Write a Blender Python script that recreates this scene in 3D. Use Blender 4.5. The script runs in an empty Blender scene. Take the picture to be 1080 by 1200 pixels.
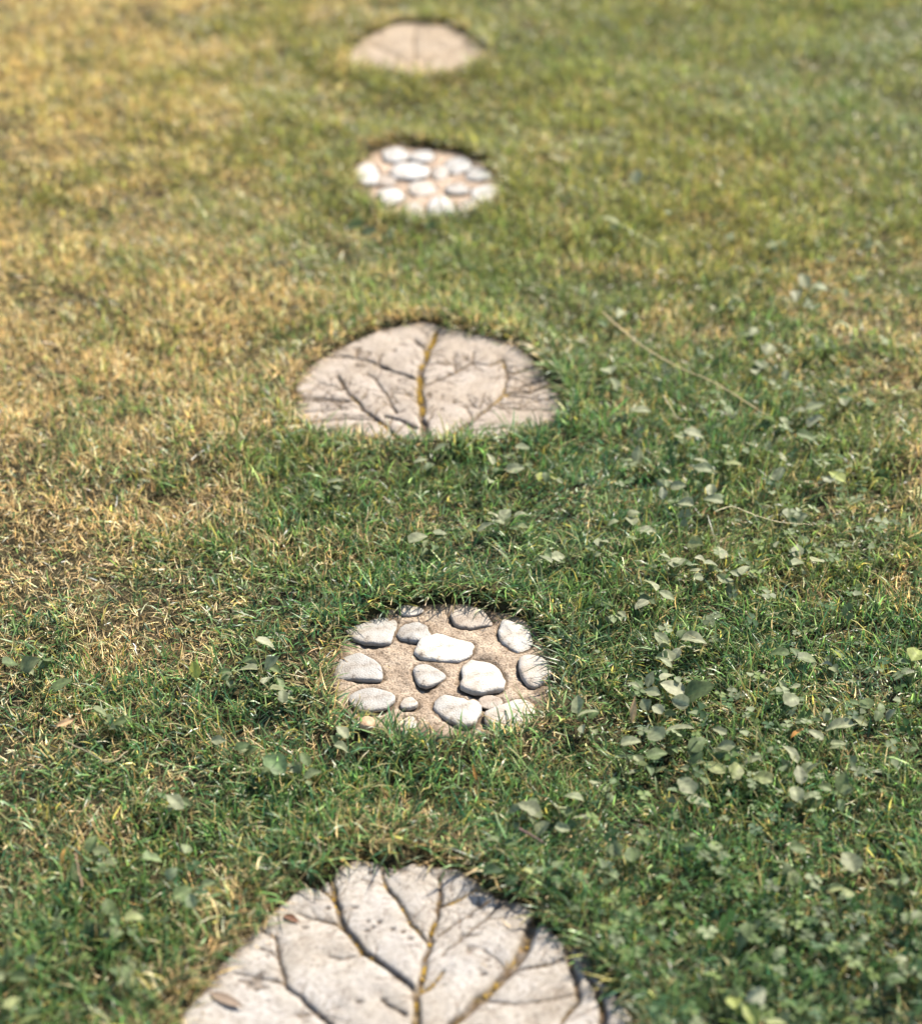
import bpy, math, random
import numpy as np
from math import radians, sin, cos, pi

C = bpy.context.scene.collection
S = bpy.context.scene
rng = np.random.default_rng(11)
random.seed(11)

# ------------------------------------------------------------------ camera, sky, sun, exposure
cam_data = bpy.data.cameras.new('camera')
cam = bpy.data.objects.new('camera', cam_data); C.objects.link(cam)
cam.location = (0, 0, 1.6)
cam.rotation_euler = (radians(90 - 31.1), 0, 0)
cam_data.sensor_fit = 'HORIZONTAL'; cam_data.sensor_width = 36; cam_data.lens = 80
cam_data.clip_start = .05; cam_data.clip_end = 1000
cam_data.dof.use_dof = True; cam_data.dof.focus_distance = 2.76; cam_data.dof.aperture_fstop = 2.8
S.camera = cam

SUN_EL, SUN_AZ = radians(44), radians(42)          # azimuth clockwise from +Y (away from the viewer), to the right
world = bpy.data.worlds.new('World'); S.world = world; world.use_nodes = True
wn = world.node_tree.nodes; wl = world.node_tree.links
sky = wn.new('ShaderNodeTexSky'); sky.sky_type = 'NISHITA'; sky.sun_disc = False
sky.sun_elevation = SUN_EL; sky.sun_rotation = SUN_AZ
wn['Background'].inputs['Strength'].default_value = .105
wl.new(sky.outputs[0], wn['Background'].inputs['Color'])
sun_data = bpy.data.lights.new('sun', 'SUN'); sun_data.energy = 5; sun_data.angle = radians(.55); sun_data.color = (1, .92, .80)
sun = bpy.data.objects.new('sun', sun_data); C.objects.link(sun)
sun.rotation_euler = (-(radians(90) - SUN_EL), 0, -SUN_AZ)
S.view_settings.view_transform = 'Standard'; S.view_settings.look = 'None'
S.view_settings.gamma = 1; S.view_settings.use_curve_mapping = False
S.view_settings.exposure = 1.30

# ------------------------------------------------------------------ layout on the ground, in metres
LEAF_NEAR_OUTLINE = [(-0.3108, 1.5699), (-0.3029, 1.6022), (-0.2793, 1.6471), (-0.2663, 1.6841), (-0.2555, 1.7098), (-0.2335, 1.7529), (-0.1909, 1.8091), (-0.1696, 1.8164), (-0.152, 1.8403), (-0.1309, 1.8585),
 (-0.0966, 1.8569), (-0.0843, 1.8493), (-0.0732, 1.8493), (-0.0564, 1.8585), (-0.011, 1.8463), (0.0238, 1.8224), (0.0472, 1.793), (0.0764, 1.7814), (0.0997, 1.75), (0.1218, 1.7249), (0.1486, 1.6895),
 (0.1627, 1.6575), (0.1829, 1.6264), (0.193, 1.5884), (0.1928, 1.5395), (0.1744, 1.481), (0.1284, 1.4361), (0.0507, 1.4035), (-0.0169, 1.4121), (-0.0444, 1.4306), (-0.0846, 1.4078), (-0.1607, 1.4078),
 (-0.2396, 1.4361), (-0.2877, 1.481), (-0.311, 1.5276)]
LEAF_NEAR_VEINS = [([(-0.046, 1.4696), (-0.0473, 1.5395), (-0.0483, 1.5922), (-0.0472, 1.6289), (-0.0389, 1.6962), (-0.0318, 1.736), (-0.0244, 1.7742), (-0.0258, 1.8224)], 0.013, 0.0043, 1),
 ([(-0.0244, 1.7742), (-0.0108, 1.7828), (0.0098, 1.7959), (0.0267, 1.8047)], 0.0059, 0.0029, 0.7),
 ([(-0.0362, 1.7084), (-0.0441, 1.7263), (-0.0571, 1.7486), (-0.0745, 1.7843), (-0.087, 1.8091), (-0.0941, 1.8418)], 0.0057, 0.0047, 0.6),
 ([(-0.0492, 1.6367), (-0.0655, 1.6588), (-0.0946, 1.6881), (-0.1072, 1.6962), (-0.133, 1.7388), (-0.1429, 1.78), (-0.152, 1.8209), (-0.1571, 1.8418)], 0.0084, 0.0074, 0.35),
 ([(-0.133, 1.7388), (-0.1608, 1.7529), (-0.1877, 1.7628)], 0.0038, 0.0024, 0.1), ([(-0.1071, 1.6948), (-0.1306, 1.6895), (-0.1469, 1.6935)], 0.0033, 0.0019, 0),
 ([(-0.1429, 1.78), (-0.1535, 1.7959), (-0.1663, 1.812)], 0.0049, 0.0039, 0.5),
 ([(-0.0462, 1.481), (-0.0893, 1.5395), (-0.1384, 1.5884), (-0.1737, 1.6264), (-0.1909, 1.6471), (-0.2014, 1.6881), (-0.2089, 1.7235)], 0.0078, 0.0039, 0.1),
 ([(-0.2089, 1.7235), (-0.226, 1.7332)], 0.0029, 0.0019, 0), ([(-0.1918, 1.6471), (-0.2199, 1.6602), (-0.2513, 1.6654)], 0.0037, 0.0023, 0),
 ([(-0.2013, 1.6868), (-0.2108, 1.6989), (-0.2254, 1.703)], 0.0024, 0.0019, 0),
 ([(-0.0466, 1.5041), (-0.0288, 1.5577), (-0.0073, 1.5922), (0.0222, 1.6276), (0.0477, 1.6602), (0.0624, 1.6881), (0.078, 1.736), (0.0934, 1.7642)], 0.0071, 0.0169, 0.65),
 ([(0.0535, 1.6681), (0.0876, 1.6761), (0.1182, 1.6881)], 0.0047, 0.0038, 0.4), ([(0.0479, 1.6694), (0.0369, 1.6908), (0.0257, 1.7043)], 0.0023, 0.0017, 0),
 ([(0.0221, 1.6238), (0.058, 1.6174), (0.0988, 1.6251), (0.1213, 1.6328)], 0.0033, 0.0023, 0),
 ([(0.0899, 1.5577), (0.1085, 1.5922), (0.1263, 1.6212), (0.1252, 1.6562), (0.1211, 1.6881), (0.1184, 1.7139)], 0.0036, 0.0109, 0.25),
 ([(0.137, 1.6681), (0.1485, 1.6393), (0.1527, 1.6161), (0.1554, 1.5699)], 0.0038, 0.015, 0.4), ([(-0.0454, 1.6328), (-0.0326, 1.6471), (-0.0197, 1.6668)], 0.0065, 0.0046, 0.8),
 ([(-0.0218, 1.6921), (0.001, 1.7235), (0.0291, 1.7529), (0.043, 1.7756)], 0.0028, 0.0028, 0.1), ([(-0.0268, 1.7249), (-0.0097, 1.7444), (0.0117, 1.7642), (0.0324, 1.7857)], 0.0029, 0.0029, 0.1),
 ([(-0.0859, 1.6264), (-0.0745, 1.6149), (-0.0604, 1.6035)], 0.0037, 0.0046, 0), ([(-0.0462, 1.481), (-0.1056, 1.5041), (-0.1777, 1.5276), (-0.2608, 1.5577)], 0.007, 0.0035, 0.1),
 ([(-0.0463, 1.4868), (0.0177, 1.5158), (0.0893, 1.5395), (0.1616, 1.554)], 0.007, 0.0035, 0.3), ([(-0.172, 1.6009), (-0.154, 1.606), (-0.1333, 1.6136)], 0.002, 0.0014, 0)]
LEAF_MIDDLE_OUTLINE = [(-0.282, 2.9897), (-0.2762, 3.0909), (-0.2389, 3.1711), (-0.1914, 3.2275), (-0.1511, 3.2716), (-0.0928, 3.3027), (-0.061, 3.3132), (-0.0015, 3.2751), (0.0451, 3.2545), (0.0955, 3.2208),
 (0.1335, 3.1483), (0.161, 3.0659), (0.1726, 3.0017), (0.16, 2.9366), (0.1239, 2.8963), (0.0274, 2.8708), (-0.0546, 2.8624), (-0.1779, 2.8736), (-0.2453, 2.8991), (-0.2731, 2.9424)]
LEAF_MIDDLE_VEINS = [([(-0.0583, 2.8346), (-0.0606, 2.8991), (-0.0667, 3.0138), (-0.0696, 3.1004), (-0.0605, 3.1744), (-0.0478, 3.2208), (-0.0423, 3.2682)], 0.0136, 0.0109, 1.35),
 ([(-0.0577, 3.1809), (-0.0808, 3.2308)], 0.0074, 0.0059, 0.9), ([(-0.0736, 3.0846), (-0.1193, 3.1162), (-0.1571, 3.1516), (-0.199, 3.1678), (-0.2282, 3.1646)], 0.0072, 0.0058, 0.15),
 ([(-0.0957, 2.868), (-0.1189, 2.9135), (-0.16, 2.9718), (-0.1849, 3.0229), (-0.2084, 3.0941)], 0.0096, 0.0055, 0.8), ([(-0.2001, 3.0443), (-0.2402, 3.069)], 0.0043, 0.0029, 0.2),
 ([(-0.1867, 3.0017), (-0.2369, 3.0138), (-0.2603, 3.0017), (-0.2846, 3.0259)], 0.0057, 0.0043, 0.2), ([(-0.1337, 2.9395), (-0.1811, 2.9424), (-0.2226, 2.9366), (-0.25, 2.9308)], 0.0049, 0.0042, 0.2),
 ([(-0.105, 2.96), (-0.1269, 3.0351), (-0.1444, 3.0846), (-0.1597, 3.1067)], 0.0056, 0.0035, 0), ([(-0.0746, 2.9106), (-0.0974, 2.9366), (-0.1243, 2.9512)], 0.0083, 0.0069, 0),
 ([(-0.0631, 3.0566), (-0.0217, 3.0941), (0.0191, 3.1451), (0.0512, 3.1354), (0.0706, 3.1581)], 0.0065, 0.0058, 0.3), ([(0.0191, 3.1451), (0.0222, 3.1875)], 0.0037, 0.0029, 0),
 ([(0.0706, 3.1581), (0.0795, 3.0909), (0.0713, 3.0351)], 0.0059, 0.0059, 0.5),
 ([(-0.0545, 2.8568), (-0.011, 2.8963), (0.0181, 2.9366), (0.0522, 2.9927), (0.0712, 3.029), (0.1141, 3.0351), (0.1551, 3.0628)], 0.0095, 0.0068, 1.0),
 ([(0.0739, 3.0229), (0.1135, 3.0138), (0.1487, 3.0077)], 0.005, 0.0036, 0.3), ([(0.0, 2.902), (0.0414, 2.9077), (0.0857, 2.9106), (0.1271, 2.9106)], 0.0055, 0.0041, 0.4),
 ([(0.0724, 3.0941), (0.1047, 3.113), (0.1284, 3.1258)], 0.0036, 0.0029, 0.1), ([(-0.1169, 3.032), (-0.0911, 3.0259), (-0.071, 3.0198)], 0.0029, 0.0029, 0),
 ([(-0.2844, 3.0229), (-0.2378, 3.0047), (-0.1908, 2.9987)], 0.0057, 0.0043, 0.1), ([(-0.2719, 2.9659), (-0.2316, 2.9718), (-0.1898, 2.9778)], 0.0042, 0.0035, 0.1),
 ([(0.0797, 3.1004), (0.096, 3.113), (0.1166, 3.1226)], 0.0044, 0.0037, 0.2), ([(0.0915, 3.0443), (0.1149, 3.0628), (0.1443, 3.0815)], 0.005, 0.0043, 0.3),
 ([(0.0621, 2.9927), (0.0932, 2.9957), (0.1231, 3.0017), (0.1593, 3.0229)], 0.0043, 0.0043, 0.4), ([(-0.0087, 3.1035), (-0.0102, 3.1322), (-0.0133, 3.1646)], 0.0036, 0.0029, 0.1),
 ([(0.0424, 2.9957), (0.0703, 2.9778), (0.115, 2.9689), (0.1544, 2.9718)], 0.0042, 0.0035, 0.2), ([(0.0181, 2.9308), (0.014, 2.9541), (0.0098, 2.9718)], 0.0035, 0.0028, 0),
 ([(0.0281, 2.9778), (0.0169, 2.9897), (0.0127, 3.0077)], 0.0035, 0.0028, 0)]
LEAF_FAR_OUTLINE = [(-0.2774, 4.7545), (-0.2572, 4.8499), (-0.197, 4.9754), (-0.1281, 5.0231), (-0.0383, 4.9958), (0.0272, 4.9087), (0.0658, 4.805), (0.0528, 4.7296), (-0.016, 4.644), (-0.0996, 4.6201), (-0.2, 4.644),
 (-0.2583, 4.6926)]
LEAF_FAR_VEINS = [([(-0.1056, 4.6201), (-0.1097, 4.7296), (-0.1165, 4.8694), (-0.1125, 4.989)], 0.004, 0.003, 0.6), ([(-0.1085, 4.6682), (-0.1639, 4.7796), (-0.2175, 4.8434)], 0.004, 0.003, 0.3),
 ([(-0.1085, 4.6682), (-0.0512, 4.7796), (0.0104, 4.8434)], 0.004, 0.003, 0.3), ([(-0.1056, 4.6201), (-0.1804, 4.6561), (-0.2533, 4.7172)], 0.006, 0.006, 0.2),
 ([(-0.1056, 4.6201), (-0.0301, 4.6682), (0.0407, 4.742)], 0.006, 0.006, 0.2)]
PEBBLE_NEAR_OUTLINE = [(-0.1773, 2.2428), (-0.168, 2.307), (-0.1365, 2.3653), (-0.084, 2.3995), (-0.018, 2.4082), (0.0539, 2.3974), (0.1065, 2.3526), (0.1306, 2.2765), (0.1267, 2.2077), (0.1018, 2.1399), (0.0547, 2.1035),
 (-0.0218, 2.0892), (-0.0983, 2.0999), (-0.1434, 2.1289), (-0.1681, 2.1791)]
PEBBLE_NEAR_STONES = [([(-0.1592, 2.3291), (-0.141, 2.3507), (-0.1085, 2.3758), (-0.0889, 2.3664), (-0.0913, 2.3291), (-0.1026, 2.2986), (-0.1302, 2.2986), (-0.1515, 2.3138)], 'grey', 0.9),
 ([(-0.0426, 2.3303), (-0.045, 2.3136), (-0.0583, 2.3063), (-0.0713, 2.3063), (-0.0849, 2.3136), (-0.0879, 2.3303), (-0.0823, 2.3472), (-0.0732, 2.3547), (-0.0583, 2.3547), (-0.049, 2.3472)], 'grey',
  0.9),
 ([(-0.0627, 2.2866), (-0.0527, 2.3077), (-0.0339, 2.3229), (-0.0026, 2.3107), (0.0164, 2.3047), (0.0146, 2.2836), (-0.0026, 2.2658), (-0.0298, 2.2628), (-0.0572, 2.2687)], 'white', 1),
 ([(-0.014, 2.379), (0.0204, 2.3917), (0.0447, 2.357), (0.0289, 2.3476), (0.0114, 2.3414), (-0.0096, 2.3476)], 'tan', 0.7),
 ([(0.0552, 2.3507), (0.0675, 2.3551), (0.0949, 2.3322), (0.0974, 2.2986), (0.0764, 2.2836), (0.0612, 2.2986), (0.0519, 2.3199)], 'white2', 1),
 ([(-0.1703, 2.2423), (-0.1566, 2.2747), (-0.1362, 2.2777), (-0.1151, 2.2628), (-0.1058, 2.2394), (-0.1068, 2.2192), (-0.1371, 2.2192), (-0.1643, 2.2249)], 'grey', 0.9),
 ([(-0.0635, 2.2423), (-0.0536, 2.2569), (-0.0366, 2.254), (-0.0211, 2.2336), (-0.0227, 2.2192), (-0.046, 2.1992), (-0.0579, 2.2106)], 'grey', 0.8),
 ([(-0.0008, 2.2278), (0.0077, 2.2599), (0.0316, 2.2658), (0.0517, 2.2452), (0.0597, 2.2163), (0.0509, 2.1935), (0.0175, 2.1851), (0.0008, 2.1992)], 'white2', 1.1),
 ([(0.0774, 2.2569), (0.0898, 2.2735), (0.1102, 2.2687), (0.1244, 2.2394), (0.1151, 2.2163), (0.0979, 2.202), (0.0848, 2.2134)], 'cream', 1),
 ([(-0.147, 2.1795), (-0.1329, 2.1992), (-0.1062, 2.2003), (-0.0872, 2.1795), (-0.0947, 2.1545), (-0.1175, 2.1462), (-0.1376, 2.1545)], 'grey', 0.9),
 ([(-0.0356, 2.1655), (-0.0225, 2.1851), (0.0041, 2.1739), (0.0223, 2.1655), (0.0237, 2.1326), (0.0106, 2.1137), (-0.009, 2.1218), (-0.032, 2.1462)], 'white2', 1),
 ([(0.0287, 2.138), (0.0503, 2.16), (0.0805, 2.1767), (0.0952, 2.1683), (0.0892, 2.1326), (0.0495, 2.1057), (0.0317, 2.1164)], 'cream', 0.9),
 ([(-0.0558, 2.1667), (-0.0592, 2.1581), (-0.0659, 2.1536), (-0.0738, 2.1536), (-0.0785, 2.1613), (-0.0777, 2.1715), (-0.0743, 2.178), (-0.0663, 2.1806), (-0.0603, 2.1768)], 'cream', 0.7),
 ([(-0.0569, 2.1245), (-0.0586, 2.1151), (-0.0636, 2.1111), (-0.0689, 2.1114), (-0.0727, 2.1188), (-0.0719, 2.1298), (-0.0695, 2.1365), (-0.064, 2.1384), (-0.0599, 2.1348)], 'cream', 0.5),
 ([(-0.0524, 2.3853), (-0.0591, 2.378), (-0.0684, 2.3728), (-0.081, 2.3733), (-0.0868, 2.3809), (-0.0882, 2.3893), (-0.0816, 2.3957), (-0.0691, 2.3988), (-0.0584, 2.3942)], 'cream', 0.5),
 ([(0.0535, 2.17), (0.0503, 2.1593), (0.0401, 2.1552), (0.03, 2.1561), (0.0225, 2.1638), (0.025, 2.1761), (0.0303, 2.1836), (0.041, 2.1851), (0.0487, 2.1812)], 'tan', 0.45)]
PEBBLE_FAR_OUTLINE = [(-0.2316, 4.0439), (-0.2011, 4.1374), (-0.1498, 4.202), (-0.0873, 4.1826), (-0.0047, 4.1486), (0.0602, 4.082), (0.0885, 3.9695), (0.0733, 3.877), (0.0187, 3.8173), (-0.0575, 3.7686),
 (-0.1186, 3.7831), (-0.1738, 3.837), (-0.2173, 3.9487)]
PEBBLE_FAR_STONES = [([(-0.1709, 4.0118), (-0.1722, 3.9702), (-0.186, 3.9521), (-0.2, 3.9521), (-0.2152, 3.9702), (-0.2198, 4.0118), (-0.2151, 4.054), (-0.2059, 4.073), (-0.1896, 4.073), (-0.1789, 4.054)], 'white', 1),
 ([(-0.0636, 4.031), (-0.0738, 3.9998), (-0.0962, 3.9823), (-0.1208, 3.9771), (-0.144, 3.9945), (-0.1469, 4.031), (-0.1424, 4.0626), (-0.1241, 4.0807), (-0.0974, 4.0862), (-0.0783, 4.068)], 'white',
  1),
 ([(-0.1098, 4.1206), (-0.119, 4.0985), (-0.1318, 4.0818), (-0.1498, 4.0776), (-0.1635, 4.0943), (-0.1675, 4.1206), (-0.167, 4.143), (-0.1518, 4.1601), (-0.1344, 4.1645), (-0.1183, 4.1473)], 'white2',
  0.9),
 ([(-0.0569, 4.1151), (-0.0606, 4.0905), (-0.076, 4.0792), (-0.0913, 4.0779), (-0.1071, 4.0892), (-0.1098, 4.1151), (-0.1042, 4.1399), (-0.0936, 4.1514), (-0.0762, 4.1528), (-0.0652, 4.1413)],
  'white2', 0.9),
 ([(-0.0251, 4.0192), (-0.0306, 3.9983), (-0.0414, 3.9874), (-0.0539, 3.9875), (-0.0613, 4.006), (-0.06, 4.0312), (-0.0545, 4.0469), (-0.0417, 4.0535), (-0.0322, 4.0442)], 'cream', 0.8),
 ([(0.0236, 4.0602), (0.0136, 4.0359), (0.0001, 4.0175), (-0.0184, 4.0129), (-0.032, 4.0312), (-0.0354, 4.0602), (-0.0342, 4.0847), (-0.0183, 4.1036), (-0.0004, 4.1083), (0.0156, 4.0895)], 'white2',
  0.9),
 ([(0.0613, 4.0118), (0.058, 3.986), (0.0426, 3.9747), (0.0276, 3.9747), (0.0124, 3.986), (0.0095, 4.0118), (0.0165, 4.0378), (0.0271, 4.0494), (0.0442, 4.0494), (0.0546, 4.0378)], 'white2', 0.9),
 ([(0.0786, 3.9075), (0.0694, 3.8832), (0.0548, 3.8671), (0.0373, 3.862), (0.023, 3.8781), (0.0214, 3.9075), (0.0236, 3.932), (0.0379, 3.9486), (0.0558, 3.9538), (0.0698, 3.9372)], 'white', 1),
 ([(-0.1159, 3.8922), (-0.1242, 3.8681), (-0.1355, 3.8493), (-0.1523, 3.8453), (-0.1646, 3.864), (-0.1692, 3.8922), (-0.1688, 3.9165), (-0.1546, 3.9359), (-0.1386, 3.9401), (-0.1232, 3.9207)],
  'white', 1),
 ([(-0.0119, 3.8321), (-0.0182, 3.8009), (-0.0339, 3.7845), (-0.0504, 3.7801), (-0.0664, 3.7964), (-0.0682, 3.8321), (-0.0643, 3.8637), (-0.0522, 3.8806), (-0.0339, 3.8852), (-0.0215, 3.8682)],
  'white', 1),
 ([(-0.0496, 3.9331), (-0.059, 3.9139), (-0.0722, 3.8996), (-0.0901, 3.8958), (-0.1038, 3.91), (-0.1071, 3.9331), (-0.1061, 3.9525), (-0.0911, 3.9671), (-0.0736, 3.971), (-0.0581, 3.9564)], 'cream',
  0.8),
 ([(0.0191, 3.9331), (0.0129, 3.9143), (-0.0013, 3.904), (-0.0164, 3.9011), (-0.0306, 3.9113), (-0.0319, 3.9331), (-0.0284, 3.9521), (-0.0172, 3.9626), (-0.0007, 3.9656), (0.0106, 3.9551)], 'grey',
  0.7),
 ([(-0.1341, 3.98), (-0.1383, 3.9583), (-0.1518, 3.9494), (-0.166, 3.9505), (-0.1765, 3.967), (-0.1743, 3.9925), (-0.1679, 4.0079), (-0.1531, 4.0119), (-0.1422, 4.0037)], 'tan', 0.6),
 ([(-0.0762, 3.8222), (-0.083, 3.803), (-0.0925, 3.7889), (-0.106, 3.7915), (-0.1124, 3.8112), (-0.1152, 3.8322), (-0.1073, 3.8499), (-0.0942, 3.8575), (-0.0819, 3.8443)], 'cream', 0.6),
 ([(0.0353, 3.842), (0.0285, 3.8226), (0.0161, 3.8122), (0.0018, 3.8122), (-0.0062, 3.8297), (-0.0047, 3.853), (0.0018, 3.8677), (0.0166, 3.8741), (0.0275, 3.8652)], 'cream', 0.6)]
TURF = [(-1.1753, 5.1475, 1.0, 1.1), (-1.009, 4.939, 0.95, 1.1), (-0.8566, 4.5038, 0.8, 1.0), (-0.6288, 4.2303, 0.55, 0.8), (-0.4878, 4.7442, 0.4, 0.8), (-0.951, 3.983, 0.75, 0.8),  # first rows: dry grass, made drier and more golden to paint in flare glow
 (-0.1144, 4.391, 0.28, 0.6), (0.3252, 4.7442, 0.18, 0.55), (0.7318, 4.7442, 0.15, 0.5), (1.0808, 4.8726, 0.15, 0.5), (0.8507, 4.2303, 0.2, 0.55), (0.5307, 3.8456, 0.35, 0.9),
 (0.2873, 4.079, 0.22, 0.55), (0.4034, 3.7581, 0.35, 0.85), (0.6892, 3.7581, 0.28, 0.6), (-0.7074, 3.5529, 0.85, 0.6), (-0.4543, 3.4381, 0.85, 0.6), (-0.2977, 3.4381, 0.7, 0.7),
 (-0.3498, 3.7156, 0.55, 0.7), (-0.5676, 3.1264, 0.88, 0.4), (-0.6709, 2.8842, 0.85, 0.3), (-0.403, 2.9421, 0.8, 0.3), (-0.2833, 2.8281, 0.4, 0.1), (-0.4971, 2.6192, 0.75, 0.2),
 (-0.6037, 2.4999, 0.75, 0.2), (-0.3269, 2.5705, 0.6, 0.1), (-0.2218, 3.1918, 0.55, 0.4), (0.207, 3.1918, 0.12, 0.2), (0.1567, 3.4381, 0.3, 0.5), (-0.0627, 3.4381, 0.38, 0.5),
 (-0.066, 3.6738, 0.2, 0.4), (0.4659, 3.2593, 0.38, 0.4), (0.6748, 3.1588, 0.7, 0.4), (0.6982, 2.8842, 0.42, 0.4), (0.4929, 2.8842, 0.38, 0.3), (0.5154, 2.5705, 0.3, 0.2), (0.2875, 2.8842, 0.22, 0.2),
 (0.2039, 2.6192, 0.17, 0.1), (-0.0521, 2.6948, 0.1, 0.0), (-0.1596, 2.7736, 0.1, 0), (-0.176, 2.5705, 0.32, 0.05), (0.0123, 2.4999, 0.12, 0), (-0.2265, 2.3884, 0.28, 0), (-0.4002, 2.3458, 0.65, 0.1),
 (-0.5113, 2.3042, 0.65, 0.1), (-0.5711, 2.1856, 0.35, 0.1), (-0.4379, 2.0403, 0.55, 0.1), (-0.4516, 1.9237, 0.4, 0.05), (-0.3152, 2.0932, 0.35, 0), (-0.2217, 2.006, 0.17, 0),
 (-0.4764, 1.7721, 0.32, 0), (-0.4526, 1.6357, 0.22, 0), (-0.3221, 1.7022, 0.35, 0.05), (-0.2528, 1.7721, 0.5, 0.1), (-0.1211, 1.8765, 0.55, 0.2), (-0.0408, 1.9078, 0.4, 0.2),
 (-0.0422, 2.006, 0.17, 0.1), (0.0633, 2.006, 0.17, 0.1), (0.0999, 1.8459, 0.22, 0.1), (0.1848, 2.2838, 0.17, 0.1), (0.2912, 2.1856, 0.2, 0.15), (0.5312, 2.2838, 0.32, 0.2),
 (0.4856, 2.006, 0.27, 0.15), (0.3695, 1.9237, 0.2, 0.05), (0.341, 1.7022, 0.1, -0.3), (0.4711, 1.6357, 0.1, -0.3), (0.2042, 1.7721, 0.12, -0.2), (0.2366, 1.5974, 0.1, -0.3),
 (-0.1607, 2.2637, 0.38, 0.2), (0.1648, 2.3458, 0.15, 0)]
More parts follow.
